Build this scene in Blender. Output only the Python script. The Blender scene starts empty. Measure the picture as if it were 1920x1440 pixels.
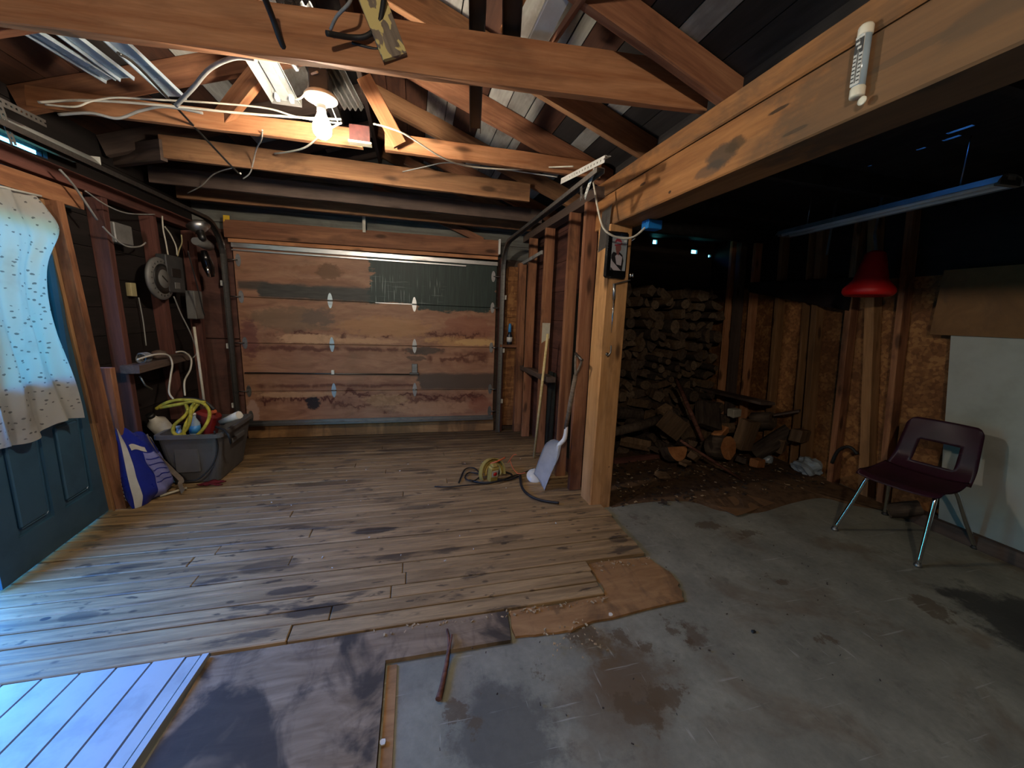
import bpy, bmesh, math, random
from mathutils import Vector, Matrix, Quaternion
random.seed(7)
R = random.random
def U(a, b): return a + (b - a) * random.random()
SC = bpy.context.scene
COL = SC.collection
V = Vector
# ------------------------------------------------------------------ camera
F = 721.0                      # focal length in pixels of the 1920x1440 frame
CAM = V((0, 0, 1.38))
def _dir(px, py): return V((px - 960, 720 - py, -F)).normalized()
_y = _dir(777, 584); _x = _dir(3812, 705); _x = (_x - _y * _x.dot(_y)).normalized(); _z = _x.cross(_y)
ROT = Matrix((_x, _y, _z))     # camera space to world
cd = bpy.data.cameras.new('camera'); cam = bpy.data.objects.new('camera', cd); COL.objects.link(cam)
cd.sensor_width = 36; cd.lens = 36 * F / 1920; cd.clip_start = 0.02
cam.matrix_world = Matrix.Translation(CAM) @ ROT.to_4x4()
SC.camera = cam
# ------------------------------------------------------------------ world, light, exposure
SC.view_settings.view_transform = 'Standard'; SC.view_settings.look = 'None'
SC.view_settings.exposure = 0.35; SC.view_settings.gamma = 1.0; SC.view_settings.use_curve_mapping = False
SC.cycles.max_bounces = 7; SC.cycles.diffuse_bounces = 4; SC.cycles.glossy_bounces = 3; SC.cycles.adaptive_threshold = 0.02
BULB_STRENGTH = 540
SKY_STRENGTH = 16.0
w = bpy.data.worlds.new('sky'); SC.world = w; w.use_nodes = True
wn = w.node_tree.nodes; wl = w.node_tree.links
bg = wn['Background']; bg.inputs['Strength'].default_value = SKY_STRENGTH
_tc = wn.new('ShaderNodeTexCoord'); _sp = wn.new('ShaderNodeSeparateXYZ'); _rp = wn.new('ShaderNodeValToRGB')
wl.new(_tc.outputs['Generated'], _sp.inputs[0]); wl.new(_sp.outputs['Z'], _rp.inputs[0]); wl.new(_rp.outputs[0], bg.inputs['Color'])
_rp.color_ramp.elements[0].position = 0.10; _rp.color_ramp.elements[0].color = (0.06, 0.37, 0.38, 1)
_rp.color_ramp.elements[1].position = 0.42; _rp.color_ramp.elements[1].color = (0.07, 0.36, 1.25, 1)
def portal(name, loc, sx, sy, rot):
    l = bpy.data.lights.new(name, 'AREA'); l.shape = 'RECTANGLE'; l.size = sx; l.size_y = sy; l.cycles.is_portal = True
    o = bpy.data.objects.new(name, l); COL.objects.link(o); o.location = loc; o.rotation_euler = rot
portal('doorway_portal', (-2.12, 1.68, 1.0), 2.0, 0.95, (0, -math.pi / 2, 0))
portal('window_portal', (-2.10, 2.46, 1.32), 1.0, 0.75, (0, -math.pi / 2, 0))
# a second lamp of the same kind hangs behind the camera
l2 = bpy.data.lights.new('rear_lamp', 'POINT'); l2.energy = 88; l2.color = (1.0, 0.86, 0.68); l2.shadow_soft_size = 0.05
o2 = bpy.data.objects.new('rear_lamp', l2); COL.objects.link(o2); o2.location = (-0.45, -0.95, 2.26)
# ------------------------------------------------------------------ pixel -> point on a real plane (used to measure the photograph)
def _ray(px, py): return ROT @ V((px - 960, 720 - py, -F))
def at_z(px, py, z=0.0): r = _ray(px, py); return CAM + r * ((z - CAM.z) / r.z)
def at_x(px, py, x): r = _ray(px, py); return CAM + r * (x / r.x)
def at_y(px, py, y): r = _ray(px, py); return CAM + r * (y / r.y)
# ------------------------------------------------------------------ materials
def lin(c): return tuple((x / 12.92 if x <= 0.04045 else ((x + 0.055) / 1.055) ** 2.4) for x in c)
def hx(s): return lin(tuple(int(s[i:i + 2], 16) / 255 for i in (0, 2, 4))) + (1,)
class NT:
    def __init__(s, name):
        s.m = bpy.data.materials.new(name); s.m.use_nodes = True
        s.n = s.m.node_tree.nodes; s.l = s.m.node_tree.links; s.b = s.n['Principled BSDF']; s.out = s.n['Material Output']
    def new(s, t, **kw):
        x = s.n.new(t)
        for k, v in kw.items(): setattr(x, k, v)
        return x
    def put(s, sock, v):
        if isinstance(v, bpy.types.NodeSocket): s.l.new(v, sock)
        elif v is not None: sock.default_value = v
    def vec(s, scale=(1, 1, 1), rnd=True, off=(0, 0, 0)):
        tc = s.new('ShaderNodeTexCoord'); mp = s.new('ShaderNodeMapping')
        mp.inputs['Scale'].default_value = scale; s.l.new(tc.outputs['Object'], mp.inputs['Vector'])
        mp.inputs['Location'].default_value = off
        if rnd:
            oi = s.new('ShaderNodeObjectInfo'); mu = s.new('ShaderNodeVectorMath', operation='SCALE')
            cx = s.new('ShaderNodeCombineXYZ')
            for k in range(3): s.l.new(oi.outputs['Random'], cx.inputs[k])
            s.l.new(cx.outputs[0], mu.inputs[0]); mu.inputs['Scale'].default_value = 53.0
            ad = s.new('ShaderNodeVectorMath', operation='ADD'); s.l.new(mp.outputs[0], ad.inputs[0]); s.l.new(mu.outputs[0], ad.inputs[1])
            return ad.outputs[0]
        return mp.outputs[0]
    def xyz(s):
        tc = s.new('ShaderNodeTexCoord'); sp = s.new('ShaderNodeSeparateXYZ'); s.l.new(tc.outputs['Object'], sp.inputs[0])
        return sp.outputs
    def noise(s, vec, scale=5, detail=4, rough=0.55, dist=0):
        x = s.new('ShaderNodeTexNoise'); s.put(x.inputs['Vector'], vec)
        x.inputs['Scale'].default_value = scale; x.inputs['Detail'].default_value = detail
        x.inputs['Roughness'].default_value = rough; x.inputs['Distortion'].default_value = dist
        return x.outputs['Fac']
    def vor(s, vec, scale=5, out='Distance', feature='F1'):
        x = s.new('ShaderNodeTexVoronoi', feature=feature); s.put(x.inputs['Vector'], vec); x.inputs['Scale'].default_value = scale
        return x.outputs[out]
    def ramp(s, fac, *st):
        x = s.new('ShaderNodeValToRGB'); s.l.new(fac, x.inputs[0]); e = x.color_ramp.elements
        while len(e) < len(st): e.new(0.5)
        for k, (p, c) in enumerate(st):
            e[k].position = p; e[k].color = c if not isinstance(c, (int, float)) else (c, c, c, 1)
        return x.outputs[0]
    def mix(s, fac, a, b, mode='MIX'):
        x = s.new('ShaderNodeMix', data_type='RGBA', blend_type=mode)
        s.put(x.inputs[0], fac); s.put(x.inputs[6], a); s.put(x.inputs[7], b); return x.outputs[2]
    def math(s, op, a, b=None, clamp=False):
        x = s.new('ShaderNodeMath', operation=op); x.use_clamp = clamp; s.put(x.inputs[0], a)
        if b is not None: s.put(x.inputs[1], b)
        return x.outputs[0]
    def step(s, v, a, b):           # 0 below a, 1 above b
        x = s.new('ShaderNodeMapRange', interpolation_type='SMOOTHSTEP'); s.put(x.inputs[0], v)
        x.inputs[1].default_value = a; x.inputs[2].default_value = b; return x.outputs[0]
    def island(s): return s.new('ShaderNodeNewGeometry').outputs['Random Per Island']
    def objrnd(s): return s.new('ShaderNodeObjectInfo').outputs['Random']
    def bump(s, h, strength=0.3, dist=0.01):
        x = s.new('ShaderNodeBump'); s.l.new(h, x.inputs['Height']); x.inputs['Strength'].default_value = strength
        x.inputs['Distance'].default_value = dist; s.l.new(x.outputs[0], s.b.inputs['Normal'])
    def fin(s, col, rough=0.7, metal=0.0, spec=None):
        s.put(s.b.inputs['Base Color'], col); s.put(s.b.inputs['Roughness'], rough); s.b.inputs['Metallic'].default_value = metal
        if spec is not None: s.b.inputs['Specular IOR Level'].default_value = spec
        return s.m
def wood(name, light, dark, stain=None, amount=0.45, rough=0.75, gx=1.1, gy=16, knots=True, vary=0.25, spec=0.25, island=False, blot=1.6, axis=0):
    """timber whose grain runs along the member's own X axis"""
    t = NT(name); P = lambda a, b: tuple(a if k == axis else b for k in range(3))
    v = t.vec(P(gx, gy))
    if island:
        g = t.island(); cx = t.new('ShaderNodeCombineXYZ'); m = t.math('MULTIPLY', g, 91.0)
        for k in range(3): t.l.new(m, cx.inputs[k])
        ad = t.new('ShaderNodeVectorMath', operation='ADD'); t.l.new(v, ad.inputs[0]); t.l.new(cx.outputs[0], ad.inputs[1]); v = ad.outputs[0]
    n = t.noise(v, 1.0, 6, 0.62, 0.6)
    c = t.ramp(n, (0.32, hx(dark)), (0.68, hx(light)))
    fine = t.noise(t.vec(P(gx * 6, gy * 7)), 1.0, 3, 0.6)
    c = t.mix(0.5, c, t.ramp(fine, (0.3, 0.55), (0.7, 1.0)), 'MULTIPLY')
    rnd = t.island() if island else t.objrnd()
    c = t.mix(1.0, c, t.ramp(rnd, (0.0, 1 - vary), (1.0, 1.0)), 'MULTIPLY')
    if stain:
        b = t.noise(t.vec(P(blot, blot * 2.2)), 1.4, 5, 0.6, 0.4)
        c = t.mix(t.math('MULTIPLY', t.step(b, 0.48, 0.66), amount), c, hx(stain))
    if knots:
        k = t.vor(t.vec(P(2.2, 7)), 1.0)
        c = t.mix(t.math('MULTIPLY', t.math('SUBTRACT', 1.0, t.step(k, 0.08, 0.2)), 0.75), c, hx('2a1a10'))
    t.bump(n, 0.35, 0.004)
    return t.fin(c, rough, 0, spec)
def plain(name, col, rough=0.6, metal=0.0, grime=None, gs=8, amt=0.4, spec=None, bump=0):
    t = NT(name); n = t.noise(t.vec((1, 1, 1)), gs, 5, 0.6)
    c = t.mix(t.math('MULTIPLY', t.step(n, 0.42, 0.7), amt), hx(col), hx(grime or col)) if grime else t.mix(t.step(n, 0.3, 0.7), hx(col), tuple(x * 0.82 for x in hx(col)[:3]) + (1,))
    if bump: t.bump(n, bump, 0.004)
    return t.fin(c, t.ramp(n, (0.3, max(rough - 0.08, 0.02)), (0.7, min(rough + 0.1, 1))), metal, spec)
M = {}
M['fir'] = wood('red_fir', 'a87656', '784c38', '42291c', 0.4)
M['joist'] = wood('orange_fir', 'd49a6e', 'a86c46', '604230', 0.35)
M['joist_dim'] = wood('brown_fir', 'a87c58', '7c563a', '463226', 0.45)
def beam_mat():
    m = wood('golden_beam', 'b57e4c', '8e5e36', '4c4034', 0.55, gx=0.8, gy=11, vary=0.05, blot=1.1)
    nt = m.node_tree; t = NT.__new__(NT); t.m = m; t.n = nt.nodes; t.l = nt.links; t.b = t.n['Principled BSDF']; t.out = t.n['Material Output']
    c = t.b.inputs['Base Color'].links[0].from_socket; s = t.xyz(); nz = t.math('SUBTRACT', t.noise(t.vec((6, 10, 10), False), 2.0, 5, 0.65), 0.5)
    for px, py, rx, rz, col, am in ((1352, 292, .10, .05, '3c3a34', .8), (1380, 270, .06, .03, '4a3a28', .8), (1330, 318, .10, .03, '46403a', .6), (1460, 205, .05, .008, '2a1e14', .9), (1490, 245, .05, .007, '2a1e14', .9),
                                    (1395, 200, .02, .006, '2a1e14', .9), (1205, 345, .03, .010, '2a1e14', .8), (1255, 360, .012, .008, '2a1e14', .9), (1620, 60, .10, .02, '5c4634', .5), (1860, 20, .1, .03, '4a3c30', .6), (1700, 100, .12, .012, '5a4430', .6), (1800, 70, .55, .22, '5a4a3a', .65)):  # wide last blot: grey-brown weathering, also painted to dim the lamp-lit near end
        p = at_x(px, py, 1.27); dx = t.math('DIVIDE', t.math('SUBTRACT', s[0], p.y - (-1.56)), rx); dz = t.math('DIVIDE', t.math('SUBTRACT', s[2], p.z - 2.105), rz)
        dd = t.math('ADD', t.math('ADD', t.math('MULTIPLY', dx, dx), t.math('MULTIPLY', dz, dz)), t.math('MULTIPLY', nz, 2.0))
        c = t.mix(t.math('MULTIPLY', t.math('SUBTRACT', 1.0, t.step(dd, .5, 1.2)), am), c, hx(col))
    t.put(t.b.inputs['Base Color'], c); return m
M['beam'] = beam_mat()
M['beam_top'] = wood('golden_beam_plate', 'ab7748', '855832', '4c4034', 0.55, gx=0.8, gy=11, vary=0.05)
M['post'] = wood('golden_post', 'd6a470', 'b48250', '6e4c30', 0.45, gx=0.9, gy=10, vary=0.05)
M['stud'] = wood('wall_stud_wood', 'b07c58', '7a4c36', '3c281e', 0.65)
M['stud_dim'] = wood('old_stud_wood', '7a4e44', '55352f', '2d211e', 0.45)
M['stud_pale'] = wood('pale_stud_wood', 'a87e56', '84603e', '543c28', 0.35)
M['grey_board'] = wood('weathered_board', '6c5a50', '51433c', '332a26', 0.3)
M['sheath'] = wood('dark_sheathing', '2e2725', '201b1a', '151211', 0.5, vary=0.4, island=True, knots=False, axis=1)
M['sheath_red'] = wood('brown_sheathing', '6c463a', '4c302b', '2c1d18', 0.5, vary=0.35, island=True, knots=False, axis=1)
M['roof_brown'] = wood('roof_board_brown', '6f4a38', '4a3026', '2a1e18', 0.5, vary=0.45, island=True, gx=1.1, axis=1)
M['roof_white'] = wood('roof_board_painted', 'b0afa8', '8c8b85', '54443a', 0.6, vary=0.3, island=True, knots=False, gy=9, axis=1)
M['roof_dark'] = wood('roof_board_dark', '3a3634', '262322', '191716', 0.5, vary=0.3, island=True, knots=False, axis=1)
M['siding'] = wood('grey_siding', '7c7c76', '5a5a56', '35332f', 0.4, vary=0.25, island=True, knots=False)
M['bark_stick'] = wood('stick_bark', '8a5a48', '4e3028', '2a1a16', 0.4, gx=6, gy=40, knots=False)
M['handle'] = wood('pale_handle', 'e3d2a0', 'cdb67c', None, 0, 0.5, knots=False, gy=40, vary=0.05)
M['grey_handle'] = wood('weathered_handle', '8d7f70', '5e5248', '3a2c24', 0.4, gy=30, knots=False)
def concrete():
    t = NT('concrete'); v = t.vec((1, 1, 1), False)
    n = t.noise(v, 3.2, 8, 0.65); f = t.noise(v, 42, 4, 0.7)
    c = t.ramp(n, (0.3, hx('69675b')), (0.7, hx('8b8877')))
    c = t.mix(0.45, c, t.ramp(f, (0.3, 0.62), (0.68, 1.0)), 'MULTIPLY')
    b = t.noise(v, 1.7, 6, 0.62, 0.5)
    c = t.mix(t.math('MULTIPLY', t.step(b, 0.52, 0.66), 0.55), c, hx('5d4a35'))
    sp = t.xyz()
    def spot(x, y, r, w, col, am, c):
        dx = t.math('SUBTRACT', sp[0], x); dy = t.math('SUBTRACT', sp[1], y)
        d = t.math('SQRT', t.math('ADD', t.math('MULTIPLY', dx, dx), t.math('MULTIPLY', dy, dy)))
        d = t.math('ADD', d, t.math('MULTIPLY', t.math('SUBTRACT', t.noise(v, 6, 7, 0.68), 0.5), 0.45))
        return t.mix(t.math('MULTIPLY', t.math('SUBTRACT', 1.0, t.step(d, r - w, r + w)), am), c, hx(col))
    p = at_z(950, 1370, -0.03); c = spot(p.x, p.y, 0.17, 0.05, '45433e', 0.7, c)
    p = at_z(1190, 1270, -0.03); c = spot(p.x, p.y, 0.16, 0.08, '56432d', 0.75, c)
    p = at_z(1150, 1330, -0.03); c = spot(p.x, p.y, 0.17, 0.10, '5d4a34', 0.5, c)
    p = at_z(1120, 1210, -0.03); c = spot(p.x, p.y, 0.07, 0.05, '5a4527', 0.75, c)
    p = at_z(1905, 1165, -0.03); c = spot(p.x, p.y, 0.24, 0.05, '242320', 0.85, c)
    for px, py, r_ in ((1270, 1185, .035), (1215, 1215, .03), (1165, 1195, .03), (1400, 1000, .05), (1330, 985, .07), (1460, 1090, .02), (1010, 1270, .03), (860, 1340, .03), (1250, 1300, .07), (1200, 1345, .06), (1560, 1200, .05), (1740, 1130, .08), (1100, 1190, .05)):
        p = at_z(px, py, -0.03); c = spot(p.x, p.y, r_, .012, '50402c', 0.7, c)
    p = at_z(1300, 1190, -0.03); c = spot(p.x, p.y, 0.05, 0.03, '4a3826', 0.7, c)
    p = at_z(1190, 972, -0.03); c = spot(p.x, p.y, 0.06, 0.02, '5b5145', 0.7, c)
    s1 = t.noise(t.vec((2.0, 40, 1), False), 1.5, 3, 0.5); s2 = t.noise(t.vec((30, 3, 1), False, (2, 5, 0)), 1.5, 3, 0.5)
    c = t.mix(t.math('MULTIPLY', t.math('MAXIMUM', t.step(s1, 0.66, 0.72), t.step(s2, 0.68, 0.74)), 0.35), c, hx('a9a99e'))
    m2 = t.noise(v, 11, 6, 0.7); c = t.mix(t.math('MULTIPLY', t.step(m2, 0.55, 0.7), 0.4), c, hx('4f4a40'))
    t.bump(f, 0.25, 0.003)
    return t.fin(c, 0.78, 0, 0.3)
M['concrete'] = concrete()
def floorwood():
    t = NT('worn_planks'); isl = t.island()
    cx = t.new('ShaderNodeCombineXYZ'); m = t.math('MULTIPLY', isl, 91.0)
    for k in range(3): t.l.new(m, cx.inputs[k])
    ad = t.new('ShaderNodeVectorMath', operation='ADD'); t.l.new(t.vec((1.6, 26, 26), False), ad.inputs[0]); t.l.new(cx.outputs[0], ad.inputs[1])
    n = t.noise(ad.outputs[0], 1.0, 7, 0.65, 0.8)
    c = t.ramp(n, (0.28, hx('665038')), (0.72, hx('b8986c')))
    c = t.mix(1.0, c, t.ramp(isl, (0, 0.82), (1, 1.0)), 'MULTIPLY')
    f = t.noise(t.vec((14, 160, 160), False), 1.0, 3, 0.6); c = t.mix(0.5, c, t.ramp(f, (0.3, 0.5), (0.7, 1.0)), 'MULTIPLY')
    b = t.noise(t.vec((1.3, 5.0, 1), False), 1.5, 6, 0.62, 0.3)
    c = t.mix(t.math('MULTIPLY', t.step(b, 0.57, 0.66), 0.72), c, hx('2e2925'))
    b2 = t.noise(t.vec((5, 16, 1), False, (3, 7, 0)), 1.2, 4, 0.6, 0.3)
    c = t.mix(t.math('MULTIPLY', t.step(b2, 0.62, 0.68), 0.75), c, hx('2c251f'))
    k = t.vor(t.vec((6, 11, 1), False), 1.0)
    c = t.mix(t.math('MULTIPLY', t.math('SUBTRACT', 1.0, t.step(k, 0.06, 0.14)), 0.7), c, hx('30241a'))
    sp = t.xyz()
    nn = t.math('SUBTRACT', t.noise(t.vec((6, 14, 1), False), 1.5, 5, 0.65), 0.5)
    for px, py, rx, ry, am in ((700, 995, .16, .035, .85), (590, 1143, .17, .035, .8), (545, 1106, .12, .028, .75), (505, 1060, .15, .06, .5), (790, 950, .2, .03, .6), (620, 905, .3, .05, .5), (480, 870, .25, .06, .5),
                               (950, 1010, .12, .04, .5), (1160, 1010, .06, .04, .6), (600, 850, .4, .05, .55), (770, 842, .35, .05, .6), (300, 985, .10, .02, .6), (255, 1060, .12, .02, .6), (85, 1160, .02, .012, .9), (150, 1155, .08, .03, .5)):
        p = at_z(px, py); dx = t.math('DIVIDE', t.math('SUBTRACT', sp[0], p.x), rx); dy = t.math('DIVIDE', t.math('SUBTRACT', sp[1], p.y), ry)
        dd = t.math('ADD', t.math('ADD', t.math('MULTIPLY', dx, dx), t.math('MULTIPLY', dy, dy)), t.math('MULTIPLY', nn, 2.2))
        c = t.mix(t.math('MULTIPLY', t.math('SUBTRACT', 1.0, t.step(dd, 0.6, 1.2)), am), c, hx('282320'))
    # trampled dirt along the garage door and the wall of studs
    d = t.math('ADD', sp[1], t.math('MULTIPLY', t.noise(t.vec((1.5, 3, 1), False), 2, 5), 1.2))
    c = t.mix(t.math('MULTIPLY', t.step(d, 4.15, 4.9), 0.75), c, hx('33261c'))
    t.bump(n, 0.5, 0.004)
    return t.fin(c, t.ramp(n, (0.3, 0.5), (0.7, 0.72)), 0, 0.35)
M['planks'] = floorwood()
def osb():
    t = NT('strand_board'); v = t.vec((9, 44, 44), True)
    c1 = t.vor(v, 1.0, 'Color'); sp = t.new('ShaderNodeSeparateColor'); t.l.new(c1, sp.inputs[0])
    v2 = t.vec((36, 12, 12), True); c2 = t.vor(v2, 1.0, 'Color'); sp2 = t.new('ShaderNodeSeparateColor'); t.l.new(c2, sp2.inputs[0])
    a = t.math('MULTIPLY', t.math('ADD', sp.outputs[0], sp2.outputs[0]), 0.5)
    c = t.ramp(a, (0.2, hx('664226')), (0.5, hx('7a5230')), (0.8, hx('946a40')))
    n = t.noise(t.vec((1, 1, 1)), 3, 5); c = t.mix(t.math('MULTIPLY', t.step(n, 0.45, 0.7), 0.5), c, hx('4a2c18'))
    t.bump(a, 0.3, 0.003); return t.fin(c, 0.7, 0, 0.25)
M['osb'] = osb()
def plywood(name, light, dark, stain, am, sc=1.0):
    t = NT(name); n = t.noise(t.vec((3 * sc, 14 * sc, 14 * sc), False), 1.0, 7, 0.65, 1.2)
    c = t.ramp(n, (0.3, hx(dark)), (0.7, hx(light)))
    b = t.noise(t.vec((2.2 * sc, 1.6 * sc, 1), False), 1.6, 5, 0.55, 0.8)
    c = t.mix(t.math('MULTIPLY', t.step(b, 0.47, 0.58), am), c, hx(stain))
    b2 = t.noise(t.vec((9, 3, 1), False, (4, 1, 0)), 1.0, 6, 0.65, 1.5); c = t.mix(t.math('MULTIPLY', t.step(b2, 0.5, 0.7), 0.4), c, hx('4c4038'))
    t.bump(n, 0.25, 0.003); return t.fin(c, 0.7, 0, 0.15)
M['ply_grey'] = plywood('grey_plywood', '8e7a64', '685642', '2d2a28', 0.85)
M['ply_tan'] = plywood('tan_plywood', 'a07a52', '7c5a3a', '55402c', 0.5)
M['ply_strip'] = plywood('strip_plywood', '91826c', '6a5c4a', '443a30', 0.6, 2)
M['ply_brown'] = plywood('brown_plywood', '6a4a42', '4e3732', '332624', 0.5, 0.6)
M['cardboard'] = plywood('cardboard', '7a5a3c', '684c32', '553d28', 0.4, 0.5)
def metal(name, col, rough, streak=0.35, grime='4a4644'):
    t = NT(name); n = t.noise(t.vec((3, 12, 12)), 3, 5, 0.6)
    c = t.mix(t.math('MULTIPLY', t.step(n, 0.48, 0.75), streak), hx(col), hx(grime)); return t.fin(c, t.ramp(n, (0.3, max(rough - 0.08, 0.03)), (0.7, rough + 0.15)), 1.0)
M['galv'] = metal('galvanised_steel', 'b9bbbd', 0.36); M['galv_dull'] = metal('dull_steel', '8a8a88', 0.45)
M['chrome'] = metal('chrome', 'd8d8d8', 0.08, 0.1); M['alu'] = plain('pale_blue_channel', 'a8b8c2', 0.3, 0.2, '707c84', 6, 0.3)
M['steel_dark'] = metal('dark_steel', '6c6a68', 0.45); M['scoop'] = plain('scoop_aluminium', 'e2e4e4', 0.42, 0.0, 'b4b8bc', 9, 0.4)
M['enamel'] = plain('white_enamel', 'cfd0ca', 0.35, 0, '8a8880', 6, 0.4)
M['enamel_dull'] = plain('dusty_enamel', '7c7e7c', 0.5, 0, '545452', 6, 0.5)
M['black'] = plain('black_metal', '131313', 0.4, 0, '2a2826', 7, 0.5); M['blackplastic'] = plain('black_plastic', '0d0d0f', 0.22)
M['rubber'] = plain('dark_rubber', '1d1c1c', 0.6); M['wire_white'] = plain('white_wire', 'c6c1b2', 0.55, 0, '7c7466', 9, 0.5)
M['wire_grey'] = plain('grey_wire', '8b8a86', 0.55, 0, '4e4c48', 9, 0.5); M['wire_black'] = plain('black_wire', '181717', 0.5)
M['porcelain'] = plain('porcelain', 'e4ddca', 0.3); M['tan_plastic'] = plain('tan_plastic', 'a89c74', 0.5)
M['white_paint'] = plain('white_painted_wood', 'cccfcf', 0.5, 0, '8f8f8c', 6, 0.35); M['cream_paint'] = plain('cream_paint', 'b9b4a0', 0.6, 0, '7c7464', 7, 0.5)
M['blue_plastic'] = plain('blue_plastic', '1f7fd0', 0.4); M['grey_box'] = plain('grey_box', '6e6e6c', 0.5, 0.2, '45423e', 8, 0.4)
M['dark_box'] = plain('dark_grey_box', '383a3c', 0.5, 0.1); M['red_plastic'] = plain('red_plastic', 'c01010', 0.45)
M['maroon'] = plain('maroon_shell', '4a2434', 0.42, 0, '3a2a20', 5, 0.5); M['tote'] = plain('grey_tote', '5a5a5c', 0.5, 0, '46443f', 6, 0.5)
M['bag_blue'] = plain('blue_bag', '1c2c92', 0.32, 0, '141f6c', 9, 0.5); M['bag_white'] = plain('white_seam', 'c8c8c4', 0.45)
M['bag_lilac'] = plain('lilac_panel', '8488c4', 0.36, 0, '5c62b0', 7, 0.4)
M['rope'] = plain('yellow_rope', 'b8ae3c', 0.7, 0, '6f6a2a', 22, 0.6, bump=0.4); M['strap'] = plain('tan_strap', '7c7062', 0.7, 0, '4a4138', 12, 0.5)
M['red_cloth'] = plain('red_cloth', '8e3038', 0.8, bump=0.3); M['paper'] = plain('dirty_paper', 'cfc8b8', 0.7, 0, '8a8070', 10, 0.5)
M['door_blue'] = plain('blue_door_paint', '34566c', 0.42, 0, '2a4658', 4, 0.6); M['black_mark'] = plain('charcoal_mark', '1b1b1b', 0.7)
M['yellow_work'] = plain('yellow_lamp_body', 'a8924a', 0.45, 0, '6c5c34', 8, 0.5); M['orange_wire'] = plain('orange_wire', 'c8643a', 0.5)
M['white_board'] = plain('white_foam_sheet', '9c9e98', 0.75, 0, '7c7c72', 2.2, 0.6); M['clear_bag'] = plain('pale_plastic_bag', '9aa6ae', 0.3, bump=0.5)
M['tape'] = plain('hazard_yellow', 'd8b028', 0.5); M['dirt'] = plain('dirt', '5c4632', 0.95, 0, '382a1e', 14, 0.7, 0.1, 0.6)
M['chip'] = plain('wood_chips', 'a48a66', 0.85, 0, '54422e', 15, 0.75); M['label_white'] = plain('white_label', 'd0d0cc', 0.5)
M['card_grey'] = plain('photo_sky', '9aa0a4', 0.35); M['skin'] = plain('photo_skin', '7a4a44', 0.4); M['cap_red'] = plain('photo_cap', '93303e', 0.4)
M['suit'] = plain('photo_suit', 'b0a8ac', 0.4); M['suit_dark'] = plain('photo_suit_dark', '1e1c20', 0.4)
M['outdoor'] = plain('outdoor_ground', '5c6a48', 0.9, 0, '7a7466', 2, 0.6)
M['dark_patch'] = plain('dark_red_patch', '5a2c28', 0.6, 0, '3a2422', 12, 0.6)
def peel_mat():
    t = NT('peeling_yellow_paint'); n = t.noise(t.vec((7, 22, 14), False), 1.6, 3, 0.5, .4); g = t.noise(t.vec((3, 30, 30), False), 2, 4)
    c = t.mix(t.step(n, .49, .52), t.ramp(g, (.3, hx('5e5248')), (.7, hx('857868'))), hx('c9b878')); t.bump(t.step(n, .49, .52), .4, .003); return t.fin(c, .65)
M['peel'] = peel_mat()
M['tarp'] = plain('dark_tarp', '3a2c28', 0.8); M['jug'] = plain('white_jug', 'b8b4a6', 0.45, 0, '7c766a', 8, 0.5)
M['bottle'] = plain('clear_bottle', '9fb4c4', 0.15); M['bottle_label'] = plain('blue_label', '3f8ccc', 0.4); M['dark_bottle'] = plain('dark_bottle', '20242c', 0.25)
M['red_can'] = plain('red_can', '7a201c', 0.4); M['brush_grey'] = plain('bristle', 'b0ac9c', 0.8)
def bulb_mat():
    t = NT('lit_bulb'); e = t.new('ShaderNodeEmission'); e.inputs[0].default_value = (1.0, 0.86, 0.68, 1); e.inputs[1].default_value = BULB_STRENGTH
    t.l.new(e.outputs[0], t.out.inputs['Surface']); return t.m
M['bulb'] = bulb_mat()
def glass():
    t = NT('window_glass'); tr = t.new('ShaderNodeBsdfTransparent'); gl = t.new('ShaderNodeBsdfGlossy'); gl.inputs['Roughness'].default_value = 0.02
    mx = t.new('ShaderNodeMixShader'); fr = t.new('ShaderNodeFresnel'); t.l.new(fr.outputs[0], mx.inputs[0]); t.l.new(tr.outputs[0], mx.inputs[1]); t.l.new(gl.outputs[0], mx.inputs[2])
    tr.inputs[0].default_value = (0.40, 0.78, 0.72, 1); t.l.new(mx.outputs[0], t.out.inputs['Surface']); return t.m
M['glass'] = glass()
def curtain_mat():
    t = NT('sprigged_curtain'); v = t.vec((1, 1, 1), False)
    ds = t.new('ShaderNodeVectorMath', operation='ADD'); nz = t.new('ShaderNodeTexNoise'); nz.inputs['Scale'].default_value = 60
    t.l.new(v, nz.inputs['Vector']); sc = t.new('ShaderNodeVectorMath', operation='SCALE'); sc.inputs['Scale'].default_value = 0.012
    t.l.new(nz.outputs['Color'], sc.inputs[0]); t.l.new(v, ds.inputs[0]); t.l.new(sc.outputs[0], ds.inputs[1])
    mp = t.new('ShaderNodeMapping'); mp.inputs['Scale'].default_value = (1, 1.0, 1.55); t.l.new(ds.outputs[0], mp.inputs[0])
    d = t.vor(mp.outputs[0], 27.0)
    fac = t.math('SUBTRACT', 1.0, t.step(d, 0.17, 0.24))
    c = t.mix(t.math('MULTIPLY', fac, 0.8), hx('d2cfc6'), hx('5c5a58'))
    n = t.noise(v, 6, 4); c = t.mix(t.math('MULTIPLY', t.step(n, 0.5, 0.75), 0.35), c, hx('9c948c'))
    df = t.new('ShaderNodeBsdfDiffuse'); tl = t.new('ShaderNodeBsdfTranslucent'); mx = t.new('ShaderNodeMixShader'); mx.inputs[0].default_value = 0.55
    t.l.new(c, df.inputs[0]); t.l.new(c, tl.inputs[0]); t.l.new(df.outputs[0], mx.inputs[1]); t.l.new(tl.outputs[0], mx.inputs[2])
    t.l.new(mx.outputs[0], t.out.inputs['Surface']); return t.m
M['curtain'] = curtain_mat()
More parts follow.
